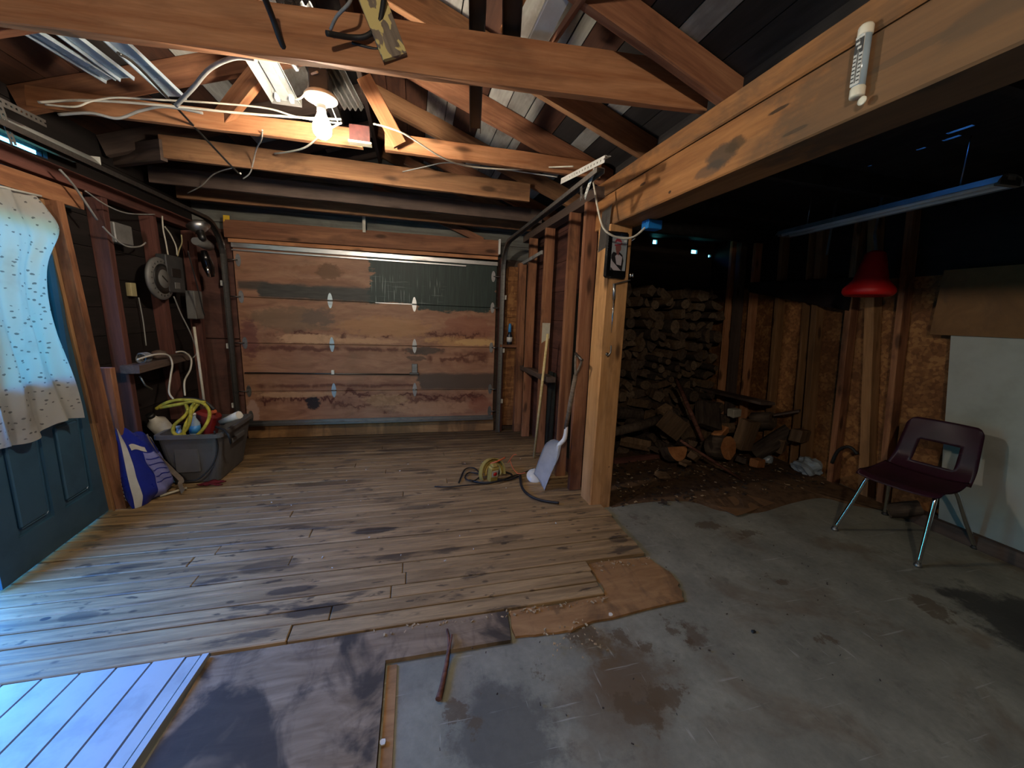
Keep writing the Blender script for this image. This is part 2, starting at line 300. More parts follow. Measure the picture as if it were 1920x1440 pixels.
def garage_door_mat():
    t = NT('stained_door_plywood'); s = t.xyz(); x, z = s[0], s[2]
    v = t.vec((1, 1, 1), False)
    n = t.noise(t.vec((2.0, 1, 9), False), 1.6, 7, 0.62, 0.8)
    c = t.ramp(n, (0.28, hx('785442')), (0.55, hx('946c54')), (0.78, hx('a67e64')))
    bl = t.noise(t.vec((1.2, 1, 2.4), False), 2.0, 5, 0.6, 0.6)
    c = t.mix(t.math('MULTIPLY', t.step(bl, 0.5, 0.7), 0.55), c, hx('7c6048'))
    nz = t.math('SUBTRACT', t.noise(t.vec((4, 1, 9), False), 1.5, 5, 0.62), 0.5)
    nf = t.math('SUBTRACT', t.noise(t.vec((9, 1, 14), False), 2.0, 5, 0.65), 0.5)
    def rect(x0, x1, z0, z1, am=0.08, e=0.02):
        xx = t.math('ADD', x, t.math('MULTIPLY', nz, am * 3.0)); zz = t.math('ADD', z, t.math('MULTIPLY', nz, am))
        a = t.math('MULTIPLY', t.step(xx, x0 - e, x0 + e), t.math('SUBTRACT', 1.0, t.step(xx, x1 - e, x1 + e)))
        b = t.math('MULTIPLY', t.step(zz, z0 - e, z0 + e), t.math('SUBTRACT', 1.0, t.step(zz, z1 - e, z1 + e)))
        return t.math('MULTIPLY', a, b)
    def blot(px, pz, rx, rz, col, am, c):
        dx = t.math('DIVIDE', t.math('SUBTRACT', x, px), rx); dz = t.math('DIVIDE', t.math('SUBTRACT', z, pz), rz)
        d = t.math('ADD', t.math('ADD', t.math('MULTIPLY', dx, dx), t.math('MULTIPLY', dz, dz)), t.math('ADD', t.math('MULTIPLY', nf, 2.6), t.math('MULTIPLY', nz, 2.4)))
        return t.mix(t.math('MULTIPLY', t.math('SUBTRACT', 1.0, t.step(d, 0.55, 1.25)), am), c, hx(col))
    # water lines
    def line(z0, amp, wd, x0, x1, am, c, fx=5, off=0):
        nn = t.math('SUBTRACT', t.noise(t.vec((fx, 0.01, 5.0), False, (off, off * 1.7, 0)), 1.0, 6, 0.66), 0.5)
        d = t.math('ABSOLUTE', t.math('SUBTRACT', t.math('ADD', z, t.math('MULTIPLY', nn, -amp * 2.0)), z0))
        fac = t.math('ADD', t.math('MULTIPLY', t.math('SUBTRACT', 1.0, t.step(d, wd * 0.3, wd * 1.5)), 0.75), t.math('MULTIPLY', t.math('SUBTRACT', 1.0, t.step(d, 0.0, wd * 4.5)), 0.3), True)
        gate = t.math('MULTIPLY', t.step(x, x0, x0 + 0.08), t.math('SUBTRACT', 1.0, t.step(x, x1 - 0.08, x1)))
        br = t.step(t.noise(t.vec((3.5, 1, 1), False, (off * 3, 0, 0)), 1.5, 3), 0.36, 0.5)
        return t.mix(t.math('MULTIPLY', t.math('MULTIPLY', fac, gate), t.math('MULTIPLY', br, am)), c, hx('4c2218'))
    c = blot(-0.9, 1.06, 0.55, 0.05, 'b08a68', 0.5, c); c = blot(0.55, 1.07, 0.4, 0.06, 'b58a58', 0.6, c)
    c = blot(-0.3, 1.2, 0.5, 0.12, 'a97a50', 0.5, c); c = blot(-1.2, 1.25, 0.4, 0.13, '705c48', 0.7, c)
    c = blot(-0.95, 1.28, 0.16, 0.09, '5e5048', 0.6, c); c = blot(0.6, 1.22, 0.3, 0.14, '845240', 0.6, c)
    c = line(1.09, 0.20, 0.016, -1.5, -0.2, 0.85, c, 4.5, 1); c = line(1.12, 0.20, 0.018, 0.1, 0.86, 0.85, c, 6, 2)
    c = line(0.955, 0.07, 0.02, -1.65, 0.15, 0.8, c, 5, 3); c = line(0.86, 0.12, 0.022, 0.1, 0.86, 0.8, c, 6, 4)
    c = line(0.93, 0.12, 0.02, 0.2, 0.86, 0.7, c, 5, 5)
    c = line(0.565, 0.04, 0.016, -1.6, 0.05, 0.75, c, 5, 6)
    c = line(0.43, 0.20, 0.022, -1.62, -0.75, 0.95, c, 13, 7); c = line(0.45, 0.22, 0.018, -0.8, 0.86, 0.9, c, 4, 8)
    c = line(0.33, 0.3, 0.02, -0.9, 0.5, 0.75, c, 5, 9); c = line(0.39, 0.22, 0.02, -0.3, 0.86, 0.7, c, 6, 10)
    c = blot(-0.9, 1.75, 0.3, 0.05, '7a5238', 0.5, c); c = blot(-0.83, 1.74, 0.12, 0.08, '5c4028', 0.7, c)
    c = blot(-1.05, 0.38, 0.07, 0.08, '181820', 0.95, c); c = blot(0.12, 0.95, 0.22, 0.045, '443a34', 0.85, c)
    c = blot(0.02, 0.87, 0.1, 0.03, '4a3a30', 0.7, c)
    c = blot(-1.05, 1.06, 0.3, 0.05, 'c09a78', 0.7, c); c = blot(-0.5, 1.05, 0.35, 0.03, 'b88e6c', 0.6, c); c = blot(0.7, 1.06, 0.25, 0.04, 'c4a06c', 0.7, c)
    c = blot(-1.2, 0.47, 0.4, 0.03, 'b89472', 0.6, c); c = blot(-1.62, 0.3, 0.06, 0.12, 'b0948a', 0.6, c); c = blot(0.2, 0.3, 0.5, 0.08, 'b48a68', 0.5, c); c = blot(-0.3, 0.4, 0.25, 0.07, 'b08a64', 0.5, c)
    c = blot(-1.6, 1.05, 0.08, 0.2, '5c3038', 0.6, c); c = blot(0.75, 0.33, 0.14, 0.1, '8a5440', 0.6, c); c = blot(-0.85, 1.62, 0.4, 0.05, '6e4a34', 0.5, c)
    # grey primer bands and the dark green paint
    g = t.ramp(t.noise(t.vec((3, 1, 20), False), 2, 4), (0.3, hx('363430')), (0.7, hx('474440')))
    c = t.mix(rect(-1.48, -0.40, 1.455, 1.60, 0.07), c, g)
    c = t.mix(t.math('MULTIPLY', rect(-1.66, -1.40, 1.53, 1.61, 0.05), 0.9), c, g)
    c = t.mix(t.math('MULTIPLY', rect(0.04, 0.95, 0.515, 0.70, 0.06), 0.92), c, hx('4c4038'))
    dg = t.ramp(t.noise(t.vec((60, 1, 3), False), 1, 3), (0.45, hx('26322f')), (0.75, hx('34423e')))
    c = t.mix(rect(-0.45, 0.95, 1.455, 2.1, 0.16, 0.012), c, dg)
    c = t.mix(rect(0.05, 0.83, 1.40, 1.50, 0.16, 0.012), c, dg)
    # scratches left in the dark paint
    sx = t.step(t.noise(t.vec((70, 1, 4), False), 1, 2, 0.4), 0.6, 0.68); sz = t.step(t.noise(t.vec((3, 1, 60), False), 1, 3, 0.5), 0.6, 0.7)
    sg = t.math('MULTIPLY', rect(-0.45, 0.3, 1.47, 1.72, 0.08, 0.05), t.math('ADD', t.math('MULTIPLY', sx, 0.55), t.math('MULTIPLY', sz, 0.35)))
    c = t.mix(sg, c, hx('8d9692'))
    t.bump(n, 0.2, 0.002)
    return t.fin(c, 0.55, 0, 0.35)
M['gdoor'] = garage_door_mat()
def log_mats():
    t = NT('log_bark'); n = t.noise(t.vec((14, 14, 3)), 1.6, 6, 0.65)
    c = t.mix(1.0, t.ramp(n, (0.3, hx('2e2620')), (0.7, hx('5e5044'))), t.ramp(t.objrnd(), (0, 0.6), (1, 1.0)), 'MULTIPLY'); t.bump(n, 0.7, 0.01); a = t.fin(c, 0.9, 0, 0.15)
    t = NT('log_end'); n = t.noise(t.vec((16, 16, 16)), 2.2, 5, 0.6)
    c = t.ramp(n, (0.3, hx('54463a')), (0.7, hx('84705a')))
    c = t.mix(1.0, c, t.ramp(t.objrnd(), (0, (0.45, 0.45, 0.5, 1)), (0.7, (0.75, 0.7, 0.66, 1)), (1, 1.0)), 'MULTIPLY'); b = t.fin(c, 0.85, 0, 0.2)
    t = NT('split_face'); n = t.noise(t.vec((20, 20, 2.5)), 1.2, 5, 0.6)
    c = t.mix(1.0, t.ramp(n, (0.3, hx('5a4634')), (0.7, hx('846a50'))), t.ramp(t.objrnd(), (0, 0.6), (1, 1.0)), 'MULTIPLY'); t.bump(n, 0.5, 0.006); d = t.fin(c, 0.85, 0, 0.2)
    return a, b, d
M['bark'], M['log_end'], M['split'] = log_mats()
M['fresh_cut'] = wood('fresh_cut_wood', 'c88a58', 'a4683e', None, 0, knots=False, gx=8, gy=8)
# ------------------------------------------------------------------ mesh building
class MB:
    def __init__(s): s.bm = bmesh.new()
    def box(s, c, size, rot=None, bev=0.0, mi=0):
        r = bmesh.ops.create_cube(s.bm, size=1.0)['verts']
        m = Matrix.Translation(V(c)) @ (rot.to_4x4() if rot else Matrix()) @ Matrix.Diagonal((*size, 1))
        bmesh.ops.transform(s.bm, matrix=m, verts=r)
        fs = list({f for v in r for f in v.link_faces})
        for f in fs: f.material_index = mi
        if bev:
            es = list({e for v in r for e in v.link_edges}); o = bmesh.ops.bevel(s.bm, geom=es, offset=bev, segments=1, affect='EDGES')
            for f in o['faces']: f.material_index = mi
        return s
    def b2(s, a, b, bev=0.0, mi=0):      # box from two corners
        a, b = V(a), V(b); return s.box((a + b) / 2, [abs(b[i] - a[i]) for i in range(3)], None, bev, mi)
    def bar(s, p0, p1, w, h, up=(0, 0, 1), bev=0.0, mi=0):   # h along up, w across
        p0, p1 = V(p0), V(p1); return s.box((p0 + p1) / 2, ((p1 - p0).length, w, h), frame3(p1 - p0, up), bev, mi)
    def tube(s, pts, r, n=8, closed=False, smooth=True, mi=0, caps=True):
        pts = [V(p) for p in pts]; N = len(pts); rings = []; up = None
        for i, p in enumerate(pts):
            if closed: d = pts[(i + 1) % N] - pts[i - 1]
            else: d = pts[min(i + 1, N - 1)] - pts[max(i - 1, 0)]
            d.normalize()
            if up is None: up = d.orthogonal().normalized()
            up = (up - d * up.dot(d)); up = up.normalized() if up.length > 1e-6 else d.orthogonal().normalized()
            sd = d.cross(up); rr = r[i] if isinstance(r, (list, tuple)) else r
            rings.append([s.bm.verts.new(p + (up * math.cos(2 * math.pi * k / n) + sd * math.sin(2 * math.pi * k / n)) * rr) for k in range(n)])
        for i in range(N if closed else N - 1):
            a, b = rings[i], rings[(i + 1) % N]
            for k in range(n):
                f = s.bm.faces.new((a[k], a[(k + 1) % n], b[(k + 1) % n], b[k])); f.smooth = smooth; f.material_index = mi
        if caps and not closed:
            s.bm.faces.new(rings[0][::-1]).material_index = mi; s.bm.faces.new(rings[-1]).material_index = mi
        return s
    def ribbon(s, pts, w, t, up=(0, 0, 1), mi=0):   # rectangular section along a path, w across, t along up
        pts = [V(p) for p in pts]; N = len(pts); rings = []
        for i, p in enumerate(pts):
            d = (pts[min(i + 1, N - 1)] - pts[max(i - 1, 0)]).normalized(); u = up(i) if callable(up) else V(up)
            u = (u - d * u.dot(d)).normalized(); sd = d.cross(u)
            rings.append([s.bm.verts.new(p + sd * (a * w / 2) + u * (b * t / 2)) for a, b in ((-1, -1), (1, -1), (1, 1), (-1, 1))])
        for i in range(N - 1):
            for k in range(4): s.bm.faces.new((rings[i][k], rings[i][(k + 1) % 4], rings[i + 1][(k + 1) % 4], rings[i + 1][k])).material_index = mi
        s.bm.faces.new(rings[0][::-1]).material_index = mi; s.bm.faces.new(rings[-1]).material_index = mi
        return s
    def lathe(s, prof, c=(0, 0, 0), axis=(0, 0, 1), n=24, smooth=True, mi=0):
        q = V((0, 0, 1)).rotation_difference(V(axis)).to_matrix(); c = V(c); rings = []
        for r, h in prof: rings.append([s.bm.verts.new(c + q @ V((r * math.cos(2 * math.pi * k / n), r * math.sin(2 * math.pi * k / n), h))) for k in range(n)])
        for a, b in zip(rings, rings[1:]):
            for k in range(n):
                f = s.bm.faces.new((a[k], a[(k + 1) % n], b[(k + 1) % n], b[k])); f.smooth = smooth; f.material_index = mi
        s.bm.faces.new(rings[0][::-1]).material_index = mi; s.bm.faces.new(rings[-1]).material_index = mi
        return s
    def prism(s, pts, d, mi=0, smi=None):    # closed planar outline extruded by vector d
        d = V(d); a = [s.bm.verts.new(V(p)) for p in pts]; b = [s.bm.verts.new(V(p) + d) for p in pts]; n = len(a)
        s.bm.faces.new(a[::-1]).material_index = mi; s.bm.faces.new(b).material_index = mi
        for k in range(n): s.bm.faces.new((a[k], a[(k + 1) % n], b[(k + 1) % n], b[k])).material_index = mi if smi is None else smi
        return s
    def grid(s, fn, nu, nv, smooth=True, mi=0, thick=0):
        vs = [[s.bm.verts.new(fn(i / nu, j / nv)) for j in range(nv + 1)] for i in range(nu + 1)]
        fs = []
        for i in range(nu):
            for j in range(nv):
                f = s.bm.faces.new((vs[i][j], vs[i + 1][j], vs[i + 1][j + 1], vs[i][j + 1])); f.smooth = smooth; f.material_index = mi; fs.append(f)
        if thick: bmesh.ops.solidify(s.bm, geom=fs, thickness=thick)
        return s
    def jitter(s, a):
        for v in s.bm.verts: v.co += V((U(-a, a), U(-a, a), U(-a, a)))
        return s
    def build(s, name, mat, parent=None, loc=None, recalc=True):
        if recalc: bmesh.ops.recalc_face_normals(s.bm, faces=s.bm.faces[:])
        base = V(loc) if loc is not None else (world_loc(parent) if parent else V((0, 0, 0)))
        bmesh.ops.translate(s.bm, verts=s.bm.verts[:], vec=-base)
        me = bpy.data.meshes.new(name); s.bm.to_mesh(me); s.bm.free()
        for m in (mat if isinstance(mat, (list, tuple)) else [mat]): me.materials.append(M[m] if isinstance(m, str) else m)
        o = bpy.data.objects.new(name, me); COL.objects.link(o)
        if parent: o.parent = parent; o.location = base - world_loc(parent)
        else: o.location = base
        return o
def world_loc(o):
    l = V((0, 0, 0))
    while o is not None: l += o.location; o = o.parent
    return l
def frame3(d, up):
    x = V(d).normalized(); z = V(up); z = z - x * z.dot(x)
    z = z.normalized() if z.length > 1e-5 else x.orthogonal().normalized()
    y = z.cross(x); return Matrix((x, y, z)).transposed()
def tag(o, label=None, cat=None, group=None, kind=None):
    if label: o['label'] = label
    if cat: o['category'] = cat
    if group: o['group'] = group
    if kind: o['kind'] = kind
    return o
def thing(name, label, cat, loc, group=None):
    o = bpy.data.objects.new(name, None); COL.objects.link(o); o.location = V(loc); o.empty_display_size = 0.05
    return tag(o, label, cat, group)
def one(mb, name, mat, label, cat, group=None, loc=None, kind=None):
    if loc is None:
        xs = [v.co for v in mb.bm.verts]; loc = V((sum(v.x for v in xs) / len(xs), sum(v.y for v in xs) / len(xs), min(v.z for v in xs)))
    return tag(mb.build(name, mat, None, loc), label, cat, group, kind)
def struct(mb, name, mat, parent=None): return tag(mb.build(name, mat, parent), kind='structure')
def board(name, p0, p1, w, h, mat, up=(0, 0, 1), parent=None, wob=0.002, bev=0.003, label=None, cat=None, group=None):
    """a timber from p0 to p1 along its own X axis; h is measured along up, w across it"""
    p0, p1 = V(p0), V(p1); L = (p1 - p0).length; bm = bmesh.new(); n = max(2, int(L / 0.25)); rings = []
    for i in range(n + 1):
        x = L * i / n; j = wob if 0 < i < n else wob * 0.5
        b = bev
        rings.append([bm.verts.new((x, y + U(-j, j), z + U(-j, j))) for y, z in (
            (-w / 2 + b, -h / 2), (w / 2 - b, -h / 2), (w / 2, -h / 2 + b), (w / 2, h / 2 - b), (w / 2 - b, h / 2), (-w / 2 + b, h / 2), (-w / 2, h / 2 - b), (-w / 2, -h / 2 + b))])
    for a, c in zip(rings, rings[1:]):
        for k in range(8): bm.faces.new((a[k], a[(k + 1) % 8], c[(k + 1) % 8], c[k]))
    bm.faces.new(rings[0][::-1]); bm.faces.new(rings[-1]); bmesh.ops.recalc_face_normals(bm, faces=bm.faces[:])
    me = bpy.data.meshes.new(name); bm.to_mesh(me); bm.free(); me.materials.append(M[mat])
    o = bpy.data.objects.new(name, me); COL.objects.link(o)
    mx = Matrix.Translation(p0) @ frame3(p1 - p0, up).to_4x4()
    if parent: o.parent = parent; o.matrix_local = Matrix.Translation(-world_loc(parent)) @ mx
    else: o.matrix_world = mx
    if label: tag(o, label, cat, group, 'thing')
    return o
def spline(pts, n=8, closed=False):
    pts = [V(p) for p in pts]; N = len(pts); out = []
    for i in range(N if closed else N - 1):
        g = (lambda k: pts[k % N]) if closed else (lambda k: pts[max(0, min(N - 1, k))])
        a, b, c, d = g(i - 1), g(i), g(i + 1), g(i + 2)
        for k in range(n):
            t = k / n; out.append(0.5 * ((2 * b) + (c - a) * t + (2 * a - 5 * b + 4 * c - d) * t * t + (3 * b - a - 3 * c + d) * t ** 3))
    if not closed: out.append(pts[-1])
    return out
def cable(name, pts, r, mat, label, cat='cable', group=None, n=7):
    return one(MB().tube(spline(pts, n), r, 7), name, mat, label, cat, group)
def holed(mb, axis, c, u0, u1, v0, v1, holes, mi=0, thick=0.02):
    """a flat sheet at coordinate c on an axis with rectangular openings (u0,u1,v0,v1)"""
    us = sorted({u0, u1, *[h[0] for h in holes], *[h[1] for h in holes]}); vs = sorted({v0, v1, *[h[2] for h in holes], *[h[3] for h in holes]})
    for a, b in zip(us, us[1:]):
        for d, e in zip(vs, vs[1:]):
            cu, cv = (a + b) / 2, (d + e) / 2
            if any(h[0] < cu < h[1] and h[2] < cv < h[3] for h in holes): continue
            lo, hi = {'x': ((c, a, d), (c + thick, b, e)), 'y': ((a, c, d), (b, c + thick, e)), 'z': ((a, d, c), (b, e, c + thick))}[axis]
            mb.b2(lo, hi, 0, mi)
    return mb
# ================================================================== the setting
XL, XR, YB, YF = -2.04, 3.80, 4.50, -1.6          # outer faces: side walls, back wall, wall behind the camera
C0 = -0.03                                        # concrete level; the plank floor stands 3 cm proud of it
struct(MB().b2((XL, YF, C0 - 0.12), (XR, YB, C0)), 'floor', 'concrete')
struct(MB().b2((-14, -9, -0.35), (XL, 14, -0.2)), 'ground', 'outdoor')
m = MB()
for k in range(46): m.b2((-8.2 + U(-.01, .01), -6 + k * .18, -.25), (-8.16, -6 + k * .18 + .17, 3.9 + U(-.02, .02)))
struct(m, 'outside_light_blocker', 'grey_board')  # unseen board fence, added to keep horizon light out of the doorway
# worn plank floor: boards run across the bay
m = MB(); y = 1.575; k = 0
while y < YB - 0.05:
    wd = U(0.082, 0.098); x0 = XL + 0.02
    xr = 1.36 if y > 1.84 else (0.955 if y > 1.62 else 0.93)
    if y > 2.38: xr = 1.40
    xr += U(-0.015, 0.015); cuts = [x0]
    if k in (2, 3): cuts.append(-0.12 if k == 2 else -0.05)
    elif R() < 0.55: cuts.append(U(-1.4, 0.7))
    cuts.append(xr)
    for a, b in zip(cuts, cuts[1:]):
        m.b2((a + 0.0015, y, C0), (b - 0.0015, y + wd - U(0.004, 0.008), U(-0.005, 0.0)), 0.004)
    y += wd; k += 1
m.b2((XL + .02, 1.60, C0), (0.9, YB - .06, C0 + .004), 0, 1)
struct(m, 'floor_planks', ['planks', 'black_mark'])
# left wall: sheathing boards on the outside of the studs, a doorway beside the blue door
def boards_x(m, x, th, y0, y1, z0, z1, wd, mi=0, gap=0.004):
    z = z0
    while z < z1 - 0.01:
        h = min(wd, z1 - z); m.b2((x, y0, z), (x + th, y1, z + h - gap), 0, mi); z += wd
m = MB()
boards_x(m, XL, 0.02, 2.96, YB, 0, 2.50, 0.19); boards_x(m, XL, 0.02, YF, 2.96, 1.98, 2.155, 0.19); boards_x(m, XL, 0.02, YF, 2.96, 2.19, 2.50, 0.19); boards_x(m, XL, 0.02, YF, 1.25, 0, 1.98, 0.19)
m.b2((XL - 0.03, YF, C0), (XL - 0.005, 1.25, 2.52)); m.b2((XL - 0.03, 2.96, C0), (XL - 0.005, YB, 2.52)); m.b2((XL - 0.03, 1.25, 1.98), (XL - 0.005, 2.96, 2.155)); m.b2((XL - 0.03, 1.25, 2.19), (XL - 0.005, 2.96, 2.52))
struct(m, 'wall_left', 'sheath')
# back wall
m = MB()
for (x0, x1, z0, z1) in ((XL, -1.70, -0.02, 2.1), (0.92, XR, -0.02, 2.2)): m.b2((x0, YB - 0.03, z0), (x1, YB, z1), 0, 1)
z = 2.0
while z < 3.1:
    m.b2((XL, YB - 0.05, z), (1.5, YB - 0.03, z + 0.145)); z += 0.15
holes = []
for (a, b, c, d) in ((1224, 450, 1233, 457), (1296, 469, 1308, 475), (1328, 478, 1333, 482)):
    p, q = at_y(a, d, YB - 0.03), at_y(c, b, YB - 0.03); holes.append((p.x, q.x, min(p.z, q.z), max(p.z, q.z)))
holed(m, 'y', YB - 0.03, 1.5, XR, 2.2, 2.6, holes, 1, 0.03)
m.b2((-1.70, YB - 0.02, -0.02), (0.92, YB, 2.2), 0, 1)
m.b2((XL, YB - 0.025, 2.1), (1.5, YB, 3.2), 0, 1)
struct(m, 'wall_back', ['siding', 'grey_board'])
struct(MB().b2((XL, YF, C0), (XR, YF + 0.04, 3.2)), 'wall_front', 'grey_board')
struct(MB().b2((XR, YF, C0), (XR + 0.04, YB, 1.80), 0, 0).b2((XR - .002, YF, 1.80), (XR + .04, YB, 2.6), 0, 1), 'wall_right', ['osb', 'sheath'])
# wall of studs between the garage bay and the wood store
m = MB(); boards_x(m, 1.335, 0.018, 2.70, YB - 0.03, 0.0, 2.25, 0.27)
struct(m, 'wall_inner', 'sheath_red')
# roof boards: painted and bare planks run the length of the building
SL = 0.35
def roof_r(x): return 2.46 + SL * (1.3 - x)
def roof_l(x): return 2.46 + SL * (x + 1.96)
XRID = -0.33
m = MB(); x = XRID; n = 0
white = ((0.14, 0.30), (0.52, 0.76), (1.02, 1.15), (1.44, 1.54))
ang = math.atan(SL)
while x < 1.62:
    wd = U(0.12, 0.17)
    for a, b in white:
        if a - 0.03 <= x < b - 0.03: wd = min(wd, b - x) if b - x > 0.05 else 0.06; break
    mi = 1 if any(a - 0.03 <= x + wd / 2 <= b for a, b in white) else (2 if R() < 0.3 else 0)
    xc = x + wd / 2; L = wd / math.cos(ang) - 0.006
    m.box((xc, (YB + YF) / 2, roof_r(xc) + 0.012 + U(0, 0.004)), (L, YB - YF, 0.02), Matrix.Rotation(ang, 3, 'Y'), 0, mi); x += wd
m.box(((XRID + 1.62) / 2, (YB + YF) / 2, roof_r((XRID + 1.62) / 2) + 0.035), ((1.62 - XRID) / math.cos(ang) + 0.02, YB - YF, 0.01), Matrix.Rotation(ang, 3, 'Y'), 0, 2)
x = XRID
while x > -2.15:
    wd = U(0.13, 0.18); xc = x - wd / 2; mi = 1 if R() < 0.12 else (2 if R() < 0.5 else 0)
    m.box((xc, (YB + YF) / 2, roof_l(xc) + 0.012 + U(0, 0.004)), (wd / math.cos(ang) - 0.006, YB - YF, 0.02), Matrix.Rotation(-ang, 3, 'Y'), 0, mi); x -= wd
m.box(((XRID - 2.15) / 2, (YB + YF) / 2, roof_l((XRID - 2.15) / 2) + 0.035), ((2.15 + XRID) / math.cos(ang) + 0.02, YB - YF, 0.01), Matrix.Rotation(-ang, 3, 'Y'), 0, 2)
struct(m, 'ceiling', ['roof_brown', 'roof_white', 'roof_dark'])
# low roof of the wood store, with slits of daylight
holes = []
for (px, py, a, b) in ((1800, 243, 0.012, 0.05), (1784, 259, 0.011, 0.035), (1727, 279, 0.009, 0.02), (1631, 311, 0.006, 0.012)):
    p = at_z(px, py, 2.40); holes.append((p.x - a, p.x + a, p.y - b, p.y + b))
m = MB(); holed(m, 'z', 2.40, 1.48, XR + 0.04, YF, YB, holes, 0, 0.02)
for yy in (-0.4, 0.5, 1.1, 2.1, 2.9, 3.7): m.b2((1.5, yy, 2.28), (XR, yy + 0.04, 2.40))
struct(m, 'ceiling_store', 'roof_dark')
# ------------------------------------------------------------------ timber frame
def stud(name, top, bot, X, depth, mat, label, z1=2.12, z0=0.0, into=1, wd=0.042):
    """an upright on the plane X; top and bot are pixels on the edge of its front face that lies farthest from the camera"""
    a, c = at_x(*top, X), at_x(*bot, X); k = (a.y - c.y) / (a.z - c.z); xx = X + into * depth / 2
    f = lambda z: V((xx, c.y + k * (z - c.z) - wd / 2, z))
    return board(name, f(z0), f(z1), depth, wd, mat, up=(0, 1, 0), label=label, cat='wall stud')
LX = -1.93
stud('wall_stud', (208, 420), (267, 803), LX, 0.09, 'stud_dim', 'dark reddish wall stud next to the blue door frame, behind the blue bag', 2.02, 0, -1, .05)
stud('wall_stud', (293, 407), (331, 660), LX, 0.09, 'stud_dim', 'dark reddish wall stud partly covered by the round dial meter', 2.02, 0, -1, .05)
stud('wall_stud', (366, 437), (384, 610), LX, 0.09, 'stud_dim', 'dark reddish corner stud between the fuse box and the garage door wing', 2.02, 0, -1, .05)
# top plate above the studs, header over the door
hp0, hp1 = at_x(0, 330, LX), at_x(300, 418, LX)
board('top_plate', (LX - 0.045, 0.9, 2.065), (LX - 0.045, YB - 0.06, 2.065), 0.09, 0.085, 'stud_dim', label='long reddish top plate along the wall of the blue door', cat='timber')
board('door_header', (LX - 0.03, 1.9, 1.945), (LX - 0.03, 3.02, 1.955), 0.075, 0.10, 'stud', label='reddish timber header right above the blue door', cat='timber')
# inner wall studs
IX = 1.20
for (yy, dy, mat, lab) in (
        (3.62, .03, 'stud', 'orange wall stud behind the pale wooden pole, white smear on it'),
        (4.16, .02, 'stud', 'orange wall stud at the far end of the stud wall by the garage door'),
        (3.03, .03, 'stud', 'wide orange wall stud standing behind the shovel handle')):
    board('wall_stud', (IX + .045, yy - .02, 0), (IX + .045, yy - .02 + dy, 2.2), .09, .042, mat, up=(0, 1, 0), label=lab, cat='wall stud')
one(MB().b2((1.205, 3.594, 1.10), (1.285, 3.598, 1.32)), 'white_smear', 'cream_paint', 'patch of white filler on the stud behind the pale pole', 'patch')
board('wall_stud', (1.262, 2.735, 0), (1.245, 2.735, 2.2), 0.10, 0.045, 'fir', up=(0, 1, 0), label='reddish stud fixed flat against the golden corner post', cat='wall stud')
board('wall_stud', (1.285, 2.79, 0), (1.27, 2.79, 2.2), 0.06, 0.05, 'stud_dim', up=(0, 1, 0), label='darker stud squeezed between the post and the wide stud', cat='wall stud')
board('top_plate', (IX + 0.05, 2.6, 2.235), (IX + 0.05, YB - 0.06, 2.235), 0.09, 0.07, 'grey_board', label='grey brown top plate over the studs behind the shovel', cat='timber')
board('grey_rail', at_x(965, 503, 1.19), at_x(1016, 473, 1.19), 0.02, 0.035, 'white_paint' if False else 'roof_white', label='whitish painted strip nailed across the studs near the garage door', cat='timber')
board('wall_blocking', (1.24, 3.35, 0.80), (1.24, 4.38, 0.78), 0.085, 0.05, 'grey_board', label='dark horizontal blocking between the studs behind the pale pole', cat='timber')
a, b = at_x(1037, 557, 1.325), at_x(1056, 840, 1.325)
one(MB().b2((1.316, 2.86, 0.15), (1.328, 3.34, 1.58)), 'wall_panel', M.setdefault('green_panel', wood('dark_green_panel', '2c322e', '1e2422', '15120f', 0.5, knots=False, vary=0)), 'blackish green panel between two studs behind the pale pole', 'panel')
one(MB().b2((1.30, 3.42, 0.02), (1.312, 3.60, 0.85)), 'wall_panel', M['green_panel'], 'low blackish green board behind the foot of the pale pole', 'panel')
# back wall right of the garage door
board('wall_stud', (0.985, 4.40, 0), (0.965, 4.40, 2.0), 0.09, 0.06, 'stud_dim', up=(1, 0, 0), label='dark stud right beside the track of the garage door, shelf end on it', cat='wall stud')
board('wall_stud', (1.20, 4.36, 0), (1.185, 4.36, 1.96), 0.09, 0.085, 'stud', up=(1, 0, 0), label='orange corner stud beside the strand board near the garage door', cat='wall stud')
one(MB().b2((1.015, 4.40, 0.06), (1.155, 4.415, 1.90)), 'strand_board', 'osb', 'narrow orange strand board strip beside the garage door track', 'board')
one(MB().b2((1.03, 4.385, 1.36), (1.155, 4.40, 1.92)), 'strand_board', 'osb', 'short orange strand board piece above the spray bottle', 'board')
board('shelf_board', (0.95, 4.37, 1.03), (1.19, 4.37, 1.03), 0.10, 0.03, 'stud', label='small orange ledge board holding the blue topped bottle', cat='shelf')
# brown wing panel left of the garage door
pb = thing('wing_panel', 'dark brown plywood wing beside the garage door, split by a seam', 'panel', (-1.88, 4.42, 0))
MB().b2((-2.02, 4.42, 1.045), (-1.70, 4.44, 2.08)).build('upper_sheet', 'ply_brown', pb); MB().b2((-2.02, 4.42, 0.02), (-1.70, 4.44, 1.035)).build('lower_sheet', 'ply_brown', pb)
